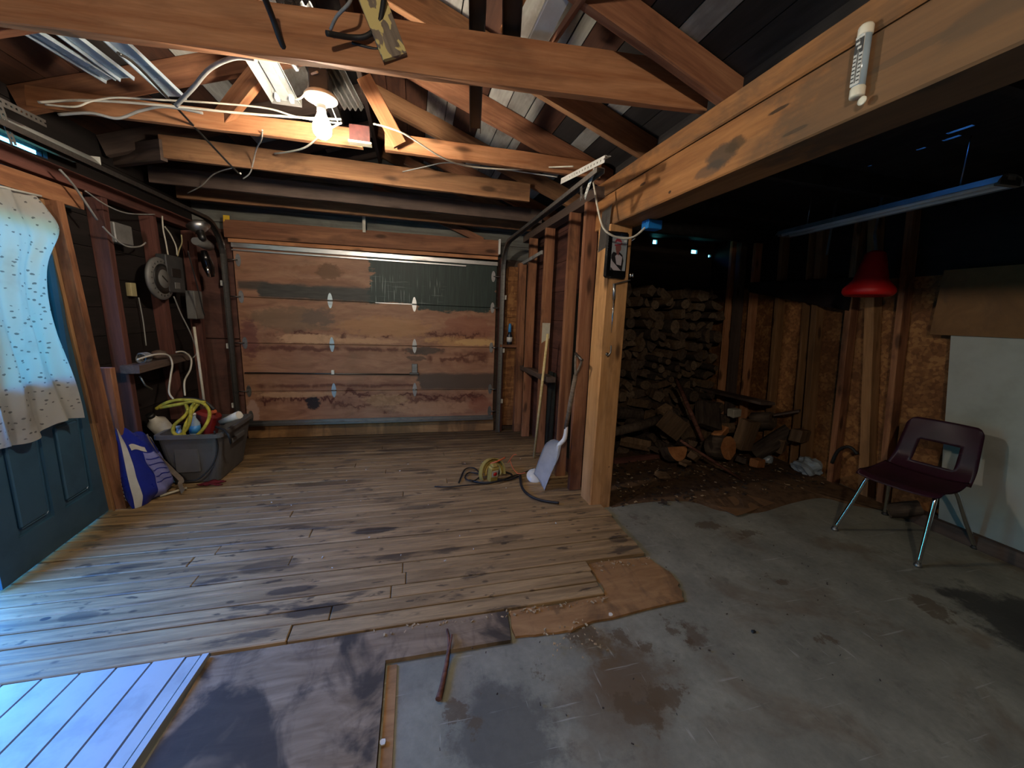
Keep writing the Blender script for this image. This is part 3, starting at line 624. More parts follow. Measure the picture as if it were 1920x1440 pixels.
# post and beam
pt = thing('support_post', 'thick golden timber post with the black picture frame on it', 'post', (1.35, 2.53, C0))
board('post_shaft', (1.355, 2.535, C0), (1.34, 2.535, 2.0), 0.17, 0.17, 'post', up=(0, 1, 0), parent=pt, bev=0.008)
m = MB()
q = [at_x(*p, 1.262) for p in ((1110, 412), (1129, 418), (1131, 462), (1107, 470))]
m.prism([(1.2565, 2.47, 1.86), (1.2565, 2.60, 1.84), (1.2565, 2.58, 2.10), (1.2565, 2.45, 2.12)], (-0.0025, 0, 0))
m.build('nail_plate', 'galv_dull', pt)['label'] = 'grey perforated nail plate'
for (zz, xx) in ((1.49, 1.30), (1.05, 1.36), (0.62, 1.33), (0.30, 1.40)):
    MB().lathe([(0.008, 0), (0.008, 0.002)], (xx, 2.4525, zz), (0, -1, 0), 10).build('knot', 'black_mark', pt)
bt = thing('support_beam', 'massive golden timber beam with the thermometer, resting on the post', 'beam', (1.365, 0.7, 2.0))
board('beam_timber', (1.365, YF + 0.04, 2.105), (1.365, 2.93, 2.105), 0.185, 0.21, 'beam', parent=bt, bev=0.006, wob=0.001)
board('beam_plate', (1.362, YF + 0.04, 2.263), (1.362, 2.93, 2.263), 0.185, 0.098, 'beam_top', parent=bt, bev=0.006, wob=0.001)
struct(MB().b2((1.385, YF + .05, 2.312), (1.405, 2.93, 2.45)), 'gap_light_blocker', 'roof_dark')  # infill added above the beam to stop lamp light leaking into the store
# ceiling joists: near one sits against the beam, the next carries the bulb
J = thing
joists = [((-1.95, 2.045, 2.425), (1.30, 1.70, 2.425), 0.04, 0.185, 'joist', 'nearest orange ceiling joist, its end resting on the golden beam'),
          ((-1.95, 2.80, 2.405), (-0.30, 2.73, 2.40), 0.04, 0.10, 'joist', 'reddish joist just behind the lit bulb'),
          ((-0.17, 2.72, 2.40), (1.26, 2.68, 2.395), 0.04, 0.10, 'joist', 'reddish joist continuing past the brace towards the beam'),
          ((-1.62, 3.27, 2.385), (0.93, 3.30, 2.385), 0.04, 0.14, 'joist_dim', 'paler ceiling joist between the bulb and the garage door, sawn ends showing'),
          ((-1.95, 3.75, 2.33), (1.2, 3.78, 2.33), 0.04, 0.12, 'grey_board', 'dim grey joist beyond the pale joist'),
          ((-1.95, 4.10, 2.30), (1.24, 4.16, 2.32), 0.04, 0.10, 'joist_dim', 'dim brown joist nearest the garage door')]
for p0, p1, wd, h, mat, lab in joists: board('ceiling_joist', p0, p1, wd, h, mat, label=lab, cat='joist', wob=0.003)
board('ceiling_joist', at_z(190, 297, 2.36), at_z(306, 282, 2.36), 0.04, 0.13, 'grey_board', label='short grey timber running off the sawn end of the pale joist', cat='joist')
# rafters, both slopes
ordn = ['nearest', 'second', 'third', 'fourth', 'fifth', 'sixth']
for i, yy in enumerate((1.60, 2.22, 2.74, 3.34, 3.92, 4.42)):
    x0, x1 = 1.40, XRID + 0.02
    board('rafter', (x0, yy, roof_r(x0) - 0.068), (x1, yy, roof_r(x1) - 0.068), 0.042, 0.13, 'joist_dim' if i % 2 else 'fir', label=f'brown rafter on the roof slope over the golden beam, {ordn[i]} counting from the thermometer end', cat='rafter', wob=0.003)
for i, yy in enumerate((1.75, 2.28, 2.80, 3.38, 3.96, 4.42)):
    x0, x1 = -2.0, XRID - 0.02
    board('rafter', (x0, yy, roof_l(x0) - 0.068), (x1, yy, roof_l(x1) - 0.068), 0.042, 0.13, 'fir' if i < 3 else 'grey_board', label=f'dim rafter on the roof slope over the blue door, {ordn[i]} counting towards the garage door', cat='rafter', wob=0.003)
board('ridge_board', (XRID, YF + 0.1, 2.92), (XRID, YB - 0.06, 2.92), 0.03, 0.16, 'grey_board', label='dim ridge board where the two roof slopes meet', cat='timber')
# bracing pieces
board('brace', at_y(750, 272, 2.66), at_y(682, 145, 2.66), 0.025, 0.085, 'joist', up=(1, 0, 0), label='orange diagonal brace nailed to the joist beside the bulb', cat='brace')
board('brace', at_y(835, 340, 3.7), at_y(760, 300, 3.7), 0.03, 0.07, 'joist_dim', up=(0, 0, 1), label='dim diagonal brace above the pale joist', cat='brace')
board('brace', at_z(415, 225, 2.42), at_z(490, 130, 2.62), 0.04, 0.11, 'joist', up=(0, 0, 1), label='reddish slanted brace left of the bulb below the metal fixture', cat='brace')
board('peeling_board', at_y(741, 108, 1.80), at_y(694, -12, 1.80), 0.018, 0.10, 'peel', up=(1, 0, 0), label='board with peeling yellow paint hanging on the nearest joist', cat='board')
m = MB(); p = at_y(660, 250, 2.685)
one(m.b2((p.x - 0.015, 2.682, p.z - .04), (p.x + 0.10, 2.69, p.z + .05)), 'tin_patch', 'dark_patch', 'dark reddish patch on the joist right beside the bulb', 'patch')
one(MB().b2((p.x - 0.02, 2.66, p.z - .055), (p.x + 0.11, 2.71, p.z - .043)), 'joist_strip', 'cream_paint', 'pale strip under the joist beside the bulb', 'strip')
board('bulb_batten', (-0.46, 1.93, 2.548), (-0.46, 2.90, 2.548), 0.06, 0.03, 'roof_dark', label='dark batten that the bare bulb is screwed to', cat='timber')
board('gable_brace', at_y(700, 352, 4.38), at_y(905, 452, 4.38), 0.03, 0.07, 'fir', up=(0, 0, 1), label='brown sloping rafter edge against the grey gable siding', cat='timber')
# a stained panel on top of the nearest joist
board('joist_scab', at_y(175, -14, 2.0), at_y(205, 20, 1.995), 0.02, 0.11, 'grey_board', up=(1, 0, 0), label='greyish block fixed to the face of the nearest joist', cat='timber')
# ================================================================== blue door, window, curtain
dr = thing('door_1', 'blue panelled entry door with a curtained window', 'door', (-1.985, 2.93, 0)); dr['kind'] = 'structure'
DD = V((0.075, -0.80, 0)).normalized(); DN = V((0, 0, 1)).cross(DD); DN = DN if DN.x > 0 else -DN
RD = Matrix((DD, DN, V((0, 0, 1)))).transposed(); DH = V((-1.985, 2.93, 0))
def dp(u, n, z): return DH + DD * u + DN * n + V((0, 0, z))
def dbox(m, u0, u1, n0, n1, z0, z1, bev=0.0): return m.box(dp((u0 + u1) / 2, (n0 + n1) / 2, (z0 + z1) / 2), (u1 - u0, n1 - n0, z1 - z0), RD, bev)
m = MB()
for a in ((0, .13, .012, 1.92), (.67, .80, .012, 1.92), (.13, .67, .012, .20), (.13, .67, .70, .93), (.13, .67, 1.80, 1.92), (.36, .44, .20, .70)): dbox(m, a[0], a[1], -.022, .022, a[2], a[3])
for u0, u1 in ((.13, .36), (.44, .67)): dbox(m, u0, u1, -.012, .008, .20, .70)
m.build('leaf', 'door_blue', dr)
for u0, u1 in ((.155, .335), (.465, .645)): dbox(MB(), u0, u1, .006, .020, .23, .67, .012).build('raised_panel', 'door_blue', dr)
m = MB()
for a in ((.13, .155, .93, 1.80), (.645, .67, .93, 1.80), (.155, .645, .93, .955), (.155, .645, 1.775, 1.80)): dbox(m, a[0], a[1], -.026, .026, a[2], a[3])
wf = m.build('window_frame', 'door_blue', dr); dbox(MB(), .15, .65, -.003, .003, .95, 1.78).build('window_pane', 'glass', wf)
for zz in (.25, 1.0, 1.7): MB().tube([dp(-.004, .022, zz - .05), dp(-.004, .022, zz + .05)], .008, 8).build('hinge', 'galv_dull', dr)
# jamb, stop and casing
jb = thing('door_frame', 'reddish wooden jamb on the hinge side of the blue door, paint streaks on it', 'door frame', (-1.95, 2.97, 0))
def edge(px0, px1): return at_x(*px0, LX), at_x(*px1, LX)
def lean(name, y0, z0, y1, z1, x, w, h, mat): return board(name, (x, y0, z0), (x, y1, z1), w, h, mat, up=(0, 1, 0), parent=jb)
lean('jamb', 2.965, 0, 2.80, 1.90, -1.935, 0.10, 0.045, 'stud'); lean('door_stop', 2.925, 0, 2.765, 1.90, -1.955, 0.035, 0.02, 'stud_pale')
lean('trimmer', 3.005, 0, 2.985, 0.95, -1.915, 0.08, 0.04, 'fir')
# curtain on a thin rod
rp = [at_x(*p, -1.875) for p in ((62, 364), (86, 392), (108, 432), (88, 490), (92, 560), (112, 640), (130, 712), (147, 780))]
rp = spline(rp, 5); NR = len(rp) - 1
tl = dp(.79, .045, 1.845); bl = dp(.79, .045, .66)
def cur(u, v):
    k = v * NR; i = min(int(k), NR - 1); r = rp[i].lerp(rp[i + 1], k - i); l = tl.lerp(bl, v)
    p = l.lerp(r, u); s = math.sin(u * 21 + 2.2 * math.sin(v * 4)) * (0.006 + 0.014 * v) + math.sin(u * 47 + v * 3) * 0.004 + 0.010 * math.sin(v * 9 + u * 5)
    p.x += 0.01 + s; p.z += 0.02 * math.sin(u * 9 + 1) * v + (0.03 * u * (1 - u) if v < .1 else 0); return p
cu = thing('curtain', 'white sprigged curtain glowing with daylight over the window of the blue door', 'curtain', (tl.x, tl.y, .66))
MB().grid(cur, 60, 50).build('cloth', 'curtain', cu)
MB().tube([tl + V((.012, -.02, .004)), rp[0] + V((.01, .03, .0))], .005, 8).build('curtain_rod', 'enamel', cu)
# ================================================================== garage door
gd = thing('garage_door', 'sectional plywood garage door, brown with water stains and dark green paint', 'garage door', (0, 4.38, 0)); gd['kind'] = 'thing'
GX0, GX1 = -1.68, 0.90
for a, b in ((.165, .508), (.512, 1.003), (1.007, 1.453), (1.457, 1.96)): MB().b2((GX0, 4.38, a), (GX1, 4.42, b), .002).build('door_section', 'gdoor', gd)
m = MB(); m.b2((GX0, 4.350, 1.915), (GX1, 4.38, 1.955)); m.b2((GX0, 4.352, 1.885), (GX1 - .35, 4.38, 1.897)); m.build('top_strut', 'galv', gd)
m = MB(); m.b2((GX0, 4.345, .150), (GX1, 4.38, .172)); m.b2((GX0, 4.372, .172), (GX1, 4.38, .20)); m.build('bottom_rail', 'galv_dull', gd)
MB().b2((-.40, 4.374, 1.452), (.0, 4.38, 1.459)).build('seam_strip', 'galv', gd)
MB().tube([(-1.66, 4.365, .705), (.0, 4.365, .69)], .007, 8).build('lock_bar', 'steel_dark', gd)
lk = MB().b2((-.03, 4.355, .705), (.03, 4.38, .81), .004).build('lock_case', 'galv_dull', gd); MB().b2((-.055, 4.345, .69), (.045, 4.378, .712), .003).build('lock_handle', 'steel_dark', lk)
MB().b2((-.855, 4.352, .69), (-.825, 4.38, .735), .003).build('bar_guide', 'enamel', gd)
for x in (-.84, 0.0):
    for z in (1.455, 1.005, .515):
        m = MB()
        for s in (-1, 1):
            m.prism([(x + .024 * math.cos(t) * (1 - .25 * max(0, math.sin(t))), 4.374, z + s * (.008 + .07 * max(0, math.sin(t)) )) for t in [math.pi * k / 10 for k in range(11)]], (0, .006, 0))
        h = m.build('hinge', 'galv', gd); MB().tube([(x - .024, 4.370, z), (x + .024, 4.370, z)], .006, 8).build('hinge_barrel', 'galv_dull', h)
for x, s in ((-1.64, -1), (.86, 1)):
    for z in (1.80, 1.455, 1.005, .515, .25):
        m = MB(); m.prism([(x + .022 * math.cos(t), 4.372, z + .06 * math.sin(t)) for t in [2 * math.pi * k / 14 for k in range(14)]], (0, .008, 0))
        h = m.build('roller_bracket', 'galv' if z > 1 else 'galv_dull', gd); MB().tube([(x, 4.362, z), (x + s * .085, 4.352, z)], .006, 8).build('roller_axle', 'steel_dark', h)
# tracks: vertical, bend, horizontal
def track(xc, ztop, y0, lab, rail):
    pts = [(xc, 4.33, 0.0), (xc, 4.33, ztop - .32)] + [(xc, 4.33 - .32 * (1 - math.cos(t)), ztop - .32 + .32 * math.sin(t)) for t in [math.pi / 2 * k / 10 for k in range(1, 11)]] + [(xc, y0, ztop + .012)]
    t = thing('door_track', lab, 'track', (xc, 4.33, 0)); N = len(pts); s = 1 if xc < 0 else -1
    def up(i): d = (V(pts[min(i + 1, N - 1)]) - V(pts[max(i - 1, 0)])).normalized(); return V((1, 0, 0)).cross(d)
    m = MB(); m.ribbon(pts, .045, .004, up); m.build('channel_web', rail, t)
    for q in (-1, 1):
        pq = [V(p) + V((q * .021, 0, 0)) for p in pts]; m = MB(); m.ribbon([p + up(i) * .012 for i, p in enumerate(pq)], .004, .026, up); m.build('channel_lip', rail, t)
    for zz in (.35, .95, 1.55):
        b = MB(); b.b2((xc - s * .03, 4.335, zz), (xc - s * .055, 4.365, zz + .05), .002); b.build('wall_bracket', 'enamel', t)
    return t
track(-1.735, 2.115, 1.6, 'dark steel garage door track running over the fuse box and the blue door', 'steel_dark')
track(.955, 2.15, 2.02, 'galvanised garage door track on the side of the shovel, hung from the perforated angle', 'galv_dull')
# header boards above the garage door
board('door_header', (-1.72, 4.35, 2.075), (.90, 4.35, 2.10), .05, .16, 'fir', label='wide reddish header board above the garage door', cat='timber')
board('header_strip', (-1.70, 4.36, 1.975), (.90, 4.36, 1.995), .03, .035, 'joist', label='thin orange strip between the header board and the garage door', cat='timber')
th = board('threshold_board', (-1.69, 4.42, .075), (.92, 4.42, .075), .03, .15, 'ply_tan', label='stained brown board filling the gap below the garage door', cat='board')
one(MB().b2((-1.715, 4.325, 2.11), (-1.665, 4.335, 2.19)), 'hazard_sticker', 'tape', 'yellow and black warning sticker beside the header board', 'sticker')
m = MB()
one(MB().b2((.895, 4.29, 2.03), (.915, 4.34, 2.19), .003), 'track_hanger', 'enamel', 'small white hanger plate at the bend of the galvanised track', 'bracket')
# perforated angle and strap carrying the galvanised track
def perforated(m, p0, p1, w, t, up, nh, mi=0):
    p0, p1 = V(p0), V(p1); d = (p1 - p0); L = d.length; fr = frame3(d, up); hole = .009
    f = lambda x, h: p0 + fr @ V((x, 0, h)); e = (w - hole) / 2
    m.bar(f(0, -w / 2 + e / 2), f(L, -w / 2 + e / 2), t, e, up); m.bar(f(0, w / 2 - e / 2), f(L, w / 2 - e / 2), t, e, up)
    pitch = L / nh
    for k in range(nh): m.bar(f(k * pitch, 0), f(k * pitch + pitch - .010, 0), t, hole, up)
ha = thing('track_angle', 'perforated white steel angle holding the end of the galvanised track', 'bracket', at_x(1092, 320, .95))
a, b = at_x(1052, 340, .955), at_x(1134, 298, .955)
m = MB(); perforated(m, a, b, .034, .003, (0, 0, 1), 16); perforated(m, a + V((.017, 0, .017)), b + V((.017, 0, .017)), .034, .003, (1, 0, 0), 16); m.build('angle_iron', 'enamel', ha)
m = MB(); perforated(m, at_x(1115, 316, .962), at_x(1096, 372, .962), .03, .003, (0, 1, 0), 9); m.build('hanging_strap', 'enamel', ha)
m = MB(); perforated(m, at_x(1090, 348, .945), at_x(1090, 375, .945), .026, .003, (0, 1, 0), 4); m.build('foot_plate', 'galv_dull', ha)
hb = thing('track_angle', 'perforated grey angle above the blue door at the dark track', 'bracket', at_x(40, 215, -1.74))
m = MB(); perforated(m, at_x(-30, 175, -1.75), at_x(86, 232, -1.75), .032, .003, (0, 0, 1), 12); m.build('angle_iron', 'galv_dull', hb)
m = MB(); perforated(m, at_x(-2, 195, -1.74), at_x(26, 272, -1.74), .03, .003, (0, 1, 0), 7); m.build('hanging_strap', 'galv_dull', hb)
# ================================================================== bare bulb
bp = at_y(602, 188, 2.28); bz = bp.z
fx = thing('bulb_fixture', 'lit bare bulb in a white porcelain lampholder', 'lamp', (bp.x, bp.y, bz))
c = (bp.x, bp.y, bz)
sc_ = lambda pr, k: [(r * k, h * k) for r, h in pr]
MB().lathe(sc_([(.002, .018), (.05, .018), (.056, .010), (.056, .002), (.045, -.002), (.026, -.006), (.024, -.016), (.002, -.016)], 1.35), c, n=32).build('base_plate', 'porcelain', fx)
MB().lathe(sc_([(.002, -.014), (.0165, -.014), (.0165, -.038), (.002, -.038)], 1.3), c).build('screw_cap', 'galv', fx)
MB().lathe(sc_([(.004, -.036), (.015, -.038), (.017, -.052), (.026, -.072), (.034, -.092), (.036, -.106), (.032, -.124), (.020, -.137), (.004, -.141)], 1.22), c, n=20).build('bulb', 'bulb', fx)
MB().b2((bp.x - .045, bp.y - .045, bz + .015), (bp.x + .045, bp.y + .045, 2.53), .006).build('junction_box', 'dark_box', fx)
MB().tube([(bp.x + .045, bp.y, bz), (bp.x + .05, bp.y, bz - .03), (bp.x + .075, bp.y + .01, bz - .09)], .0022, 6).build('pull_string', 'wire_white', fx)
# ================================================================== things lying on the joists
def lying(name, px0, px1, z0, z1, mat, lab, cat, w, h, parts=None, mat2=None):
    p0, p1 = at_z(*px0, z0), at_z(*px1, z1); return p0, p1
# fluorescent strip fixture with a glossy tray, white enamel
p0, p1 = at_z(432, 10, 2.54), at_z(538, 196, 2.47)
fl = thing('fluorescent_fixture', 'old white fluorescent fixture without tubes lying on the joists beside the bulb', 'light fixture', p0)
d = p1 - p0; fr = frame3(d, (0, 0, 1)); L = d.length
def ff(x, y, z): return p0 + fr @ V((x, y, z))
m = MB(); prof = [(-.075, -.002), (-.055, .028), (-.022, .034), (.022, .034), (.055, .028), (.075, -.002)]
for (ya, za), (yb, zb) in zip(prof, prof[1:]):
    vs = [m.bm.verts.new(ff(x, y, z)) for x, y, z in ((0, ya, za), (L, ya, za), (L, yb, zb), (0, yb, zb))]; m.bm.faces.new(vs)
bmesh.ops.remove_doubles(m.bm, verts=m.bm.verts[:], dist=.0005); bmesh.ops.solidify(m.bm, geom=m.bm.faces[:], thickness=.002)
m.build('reflector', 'enamel_dull', fl)
m = MB(); m.bar(ff(0, .0, .022), ff(L, .0, .022), .05, .016, (0, 0, 1)); m.build('wiring_channel', 'enamel_dull', fl)
m = MB(); m.bar(ff(L - .004, 0, .016), ff(L + .003, 0, .016), .15, .04); m.build('end_cap', 'grey_box', fl)
for q in (-.035, .035): m = MB(); m.bar(ff(L - .05, q, .012), ff(L - .02, q, .012), .018, .03); m.build('tube_socket', 'enamel', fl)
# second strip: ribbed metal
p0, p1 = at_z(555, 5, 2.56), at_z(664, 205, 2.46)
m = MB(); d = p1 - p0; fr = frame3(d, (0, 0, 1)); L = d.length
m.grid(lambda u, v: p0 + fr @ V((u * L, (v - .5) * .12, .010 * math.sin(v * 2 * math.pi * 4))), 4, 40, True, 0, .0015)
one(m, 'ribbed_metal_strip', 'galv_dull', 'narrow ribbed sheet metal strip lying on the joists beside the bulb', 'metal strip')
# three bluish aluminium channels over the door side
def channel(pa, pb, z0, z1, w, lab, lips=True):
    p0, p1 = at_z(*pa, z0), at_z(*pb, z1); t = thing('metal_channel', lab, 'metal channel', p0, None)
    d = p1 - p0; p0 = p0 - d.normalized() * .35; up = (0, 0, 1); s = frame3(d, up) @ V((0, 1, 0))
    MB().bar(p0, p1, w, .003, up).build('web', 'alu', t)
    for q in (-1, 1): MB().bar(p0 + s * q * w / 2 - V((0, 0, .008)), p1 + s * q * w / 2 - V((0, 0, .008)), .006, .018, up).build('lip', 'alu', t)
channel((48, 50), (208, 148), 2.53, 2.47, .085, 'bluish aluminium channel nearest the wall of the blue door, lying across joists')
channel((122, 58), (238, 146), 2.53, 2.47, .085, 'bluish aluminium channel in the middle of three lying across joists')
channel((222, 78), (332, 181), 2.53, 2.46, .095, 'bluish aluminium channel nearest the bulb of three lying across joists')
# black channels and white board over the middle
def cboard(name, pa, pb, z0, z1, w, h, mat, lab, cat): p0, p1 = at_z(*pa, z0), at_z(*pb, z1); d = (p1 - p0).normalized(); return board(name, p0 - d * .5, p1, w, h, mat, label=lab, cat=cat)
p0, p1 = at_z(897, -60, 2.58), at_z(891, 240, 2.50)
t = thing('black_channel', 'long black metal channel hanging past the nearest joist', 'metal channel', p0)
MB().bar(p0, p1, .065, .004).build('web', 'black', t); s = V((1, 0, 0))
for q in (-1, 1): MB().bar(p0 + s * q * .032 - V((0, 0, .013)), p1 + s * q * .032 - V((0, 0, .013)), .004, .03).build('lip', 'black', t)
p0, p1 = at_z(963, -60, 2.56), at_z(958, 98, 2.535)
t = thing('black_channel', 'short black metal channel ending on top of the nearest joist, bolt in it', 'metal channel', p0)
MB().bar(p0, p1, .075, .004).build('web', 'black', t)
for q in (-1, 1): MB().bar(p0 + s * q * .037 - V((0, 0, .013)), p1 + s * q * .037 - V((0, 0, .013)), .004, .03).build('lip', 'black', t)
q = at_z(934, 92, 2.53); MB().lathe([(.002, 0), (.006, .001), (.006, .005), (.002, .006)], q, (0, -.4, -1), 10).build('bolt', 'chrome', t)
cboard('painted_board', (1055, -20), (990, 112), 2.60, 2.535, .085, .02, 'white_paint', 'white painted board resting on the nearest joist beside the black channels', 'board')
cboard('bare_board', (985, -20), (945, 60), 2.64, 2.60, .04, .02, 'joist', 'narrow brown board between the two black channels', 'board')
cboard('bare_board', (1090, 0), (1010, 118), 2.56, 2.54, .02, .03, 'fir', 'narrow brown lath beside the white painted board', 'board')
# black rod and hose over the joists
one(MB().tube(spline([at_y(222, 100, 2.0), at_y(262, 128, 2.3), at_y(350, 222, 2.7), at_y(440, 318, 3.1), at_y(451, 325, 3.1)], 4), .006, 8), 'steel_rod', 'black', 'thin black steel rod slanting down past the pale joist', 'rod')
cable('black_hose', [at_y(490, -20, 1.70), at_y(510, 30, 1.80), at_y(528, 80, 1.86), at_y(545, 112, 1.92), at_y(556, 128, 1.98)], .011, 'rubber', 'dark grey hose hanging over the nearest joist beside the metal fixture', 'hose')
cable('black_cable', [at_y(612, 62, 1.75), at_y(660, 70, 1.8), at_y(690, 66, 1.8), at_y(712, 40, 1.8), at_y(722, -20, 1.75)], .010, 'rubber', 'thick dark cable looping behind the board with peeling paint')
cable('black_cable', [at_y(660, 80, 1.84), at_y(705, 92, 1.835), at_y(735, 88, 1.835), at_y(755, 72, 1.84), at_y(770, 55, 1.9)], .006, 'wire_black', 'black cable looped over the front of the peeling board')
cable('grey_wire', [at_y(620, 55, 1.8), at_y(632, 30, 1.75), at_y(655, 5, 1.7), at_y(662, -20, 1.7)], .006, 'wire_grey', 'grey twisted wire rising from the nearest joist')
cable('grey_cloth_wire', [at_y(330, 198, 2.5), at_y(362, 165, 2.4), at_y(395, 128, 2.3), at_y(440, 108, 2.2), at_y(480, 112, 2.15)], .010, 'wire_grey', 'thick grey sheathed cable winding between the aluminium channels and the fixture')
cable('white_wire', [at_y(595, 135, 2.2), at_y(582, 142, 2.25), at_y(578, 165, 2.3), at_y(566, 182, 2.4), at_y(556, 186, 2.45)], .005, 'wire_white', 'short white wire joining the metal fixture')
cable('white_wire', [at_y(72, 192, 2.56), at_y(150, 188, 2.56), at_y(240, 192, 2.56), at_y(330, 200, 2.56), at_y(450, 212, 2.56), at_y(560, 220, 2.55), at_y(640, 224, 2.55)], .006, 'wire_white', 'long white wire running along the reddish joist to the bulb')
cable('white_wire', [at_y(85, 196, 2.54), at_y(140, 200, 2.54), at_y(170, 190, 2.54), at_y(215, 183, 2.54), at_y(280, 186, 2.54), at_y(400, 193, 2.54), at_y(500, 203, 2.54), at_y(560, 220, 2.5), at_y(640, 232, 2.5)], .0045, 'wire_white', 'thinner white wire above the long one on the reddish joist')
cable('white_wire', [at_y(640, 230, 2.5), at_y(605, 250, 2.6), at_y(575, 275, 2.8), at_y(545, 284, 3.0), at_y(515, 288, 3.2)], .0055, 'wire_white', 'white wire drooping from the bulb to the pale joist')
cable('white_wire', [at_y(700, 232, 2.5), at_y(730, 240, 2.5), at_y(765, 255, 2.5), at_y(830, 296, 2.6), at_y(880, 312, 2.7), at_y(960, 318, 2.75), at_y(1020, 314, 2.7), at_y(1075, 312, 2.5)], .005, 'wire_white', 'white wire swagged from the brace to the perforated angle')
cable('grey_wire', [at_y(755, 322, 3.1), at_y(800, 312, 3.0), at_y(840, 305, 2.9), at_y(900, 313, 2.9), at_y(960, 320, 2.9), at_y(1045, 332, 2.7)], .004, 'wire_grey', 'thin grey wire below the swagged white wire')
cable('white_wire', [at_y(492, 244, 2.7), at_y(490, 262, 2.8), at_y(480, 282, 3.1), at_y(470, 322, 3.3), at_y(456, 335, 3.4)], .004, 'wire_white', 'short white wire hanging behind the pale joist')
cable('white_wire', [at_y(352, 362, 3.9), at_y(378, 348, 3.7), at_y(402, 326, 3.5), at_y(440, 314, 3.3), at_y(468, 314, 3.28)], .004, 'wire_white', 'pale wire from the dark track up to the pale joist')
cable('grey_wire', [at_y(110, 215, 2.58), at_y(170, 212, 2.58), at_y(220, 222, 2.6), at_y(262, 208, 2.6), at_y(310, 200, 2.58), at_y(380, 212, 2.58)], .007, 'wire_grey', 'grey flat cable sagging under the reddish joist near the aluminium channels')
one(MB().b2(at_y(680, 435, 4.30), at_y(685, 400, 4.31)), 'twine', 'wire_white', 'white string hanging in front of the header board', 'string')
# white enamel light reflector over the blue door, catching daylight
p0, p1 = V((-1.90, 2.2, 2.165)), V((-1.90, 3.05, 2.175))
lr = thing('reflector_trough', 'greenish white lamp reflector over the blue door, bright along its edge', 'light fixture', p0)
m = MB(); m.grid(lambda u, v: p0.lerp(p1, u) + V(((v - .5) * .14, 0, .05 * (1 - (2 * v - 1) ** 2))), 2, 12, True, 0, .002); m.build('reflector', 'enamel', lr)
m = MB(); m.b2(p1 + V((-.07, 0, .0)), p1 + V((.07, .004, .045))); m.build('end_cap', 'enamel', lr)
# ================================================================== left wall gear
def wallbox(name, a, b, x0, x1, mat, lab, cat, bev=.006):
    p, q = at_x(*a, x1), at_x(*b, x1); m = MB(); m.b2((x0, min(p.y, q.y), min(p.z, q.z)), (x1, max(p.y, q.y), max(p.z, q.z)), bev); return m
m = wallbox('', (213, 415), (252, 462), -1.98, -1.91, None, None, None); bx = one(m, 'switch_box', 'grey_box', 'rounded grey electrical cover between the first two wall studs', 'electrical box')
sb = thing('fuse_box', 'dark grey fuse box behind the round dial meter', 'electrical box', at_x(332, 552, -1.88))
p, q = at_x(310, 476, -1.86), at_x(349, 550, -1.86); y0, y1, z0, z1 = min(p.y, q.y), max(p.y, q.y), min(p.z, q.z), max(p.z, q.z)
MB().b2((-1.93, y0, z0), (-1.86, y1, z1), .006).build('box_body', 'dark_box', sb)
MB().b2((-1.862, y0 + .05, z0 + .12), (-1.855, y1 - .05, z1 - .1), .003).build('breaker_window', 'black', sb); MB().b2((-1.862, y0 + .08, z0 + .03), (-1.856, y1 - .08, z0 + .08), .002).build('nameplate', 'grey_box', sb)
mp = at_x(308, 523, -1.86); mt = thing('dial_meter', 'round grey dial gauge with a black ring hung on the wall stud', 'gauge', (mp.x, mp.y, mp.z - .15))
MB().lathe([(.002, 0), (.155, 0), (.16, .012), (.155, .026), (.11, .032), (.002, .032)], (-1.90, mp.y, mp.z), (1, 0, 0), 36).build('bezel', 'grey_box', mt)
MB().lathe([(.002, .033), (.112, .033), (.112, .036), (.075, .038), (.002, .038)], (-1.90, mp.y, mp.z), (1, 0, 0), 32).build('black_ring', 'black', mt)
MB().lathe([(.002, .038), (.070, .038), (.068, .043), (.002, .044)], (-1.90, mp.y, mp.z), (1, 0, 0), 32).build('dial_face', 'grey_box', mt)
MB().bar((-1.855, mp.y + .03, mp.z - .02), (-1.855, mp.y - .03, mp.z + .02), .004, .01, (0, 0, 1)).build('dial_needle', 'black', mt)
for k in range(20):
    t = 2 * math.pi * k / 20; MB().box((-1.8685, mp.y + .128 * math.cos(t), mp.z + .128 * math.sin(t)), (.003, .012, .006), Matrix.Rotation(t, 3, 'X')).build('dial_mark', 'black', mt)
m = wallbox('', (245, 530), (258, 556), -2.02, -1.985, None, None, None, .003); ot = one(m, 'wall_outlet', 'tan_plastic', 'small tan outlet box between two wall studs, wire running down from it', 'outlet')
cable('outlet_wire', [at_x(260, 558, -1.985), at_x(268, 600, -1.985), at_x(274, 648, -1.985)], .004, 'wire_grey', 'grey wire running from the tan outlet down to the wall shelf')
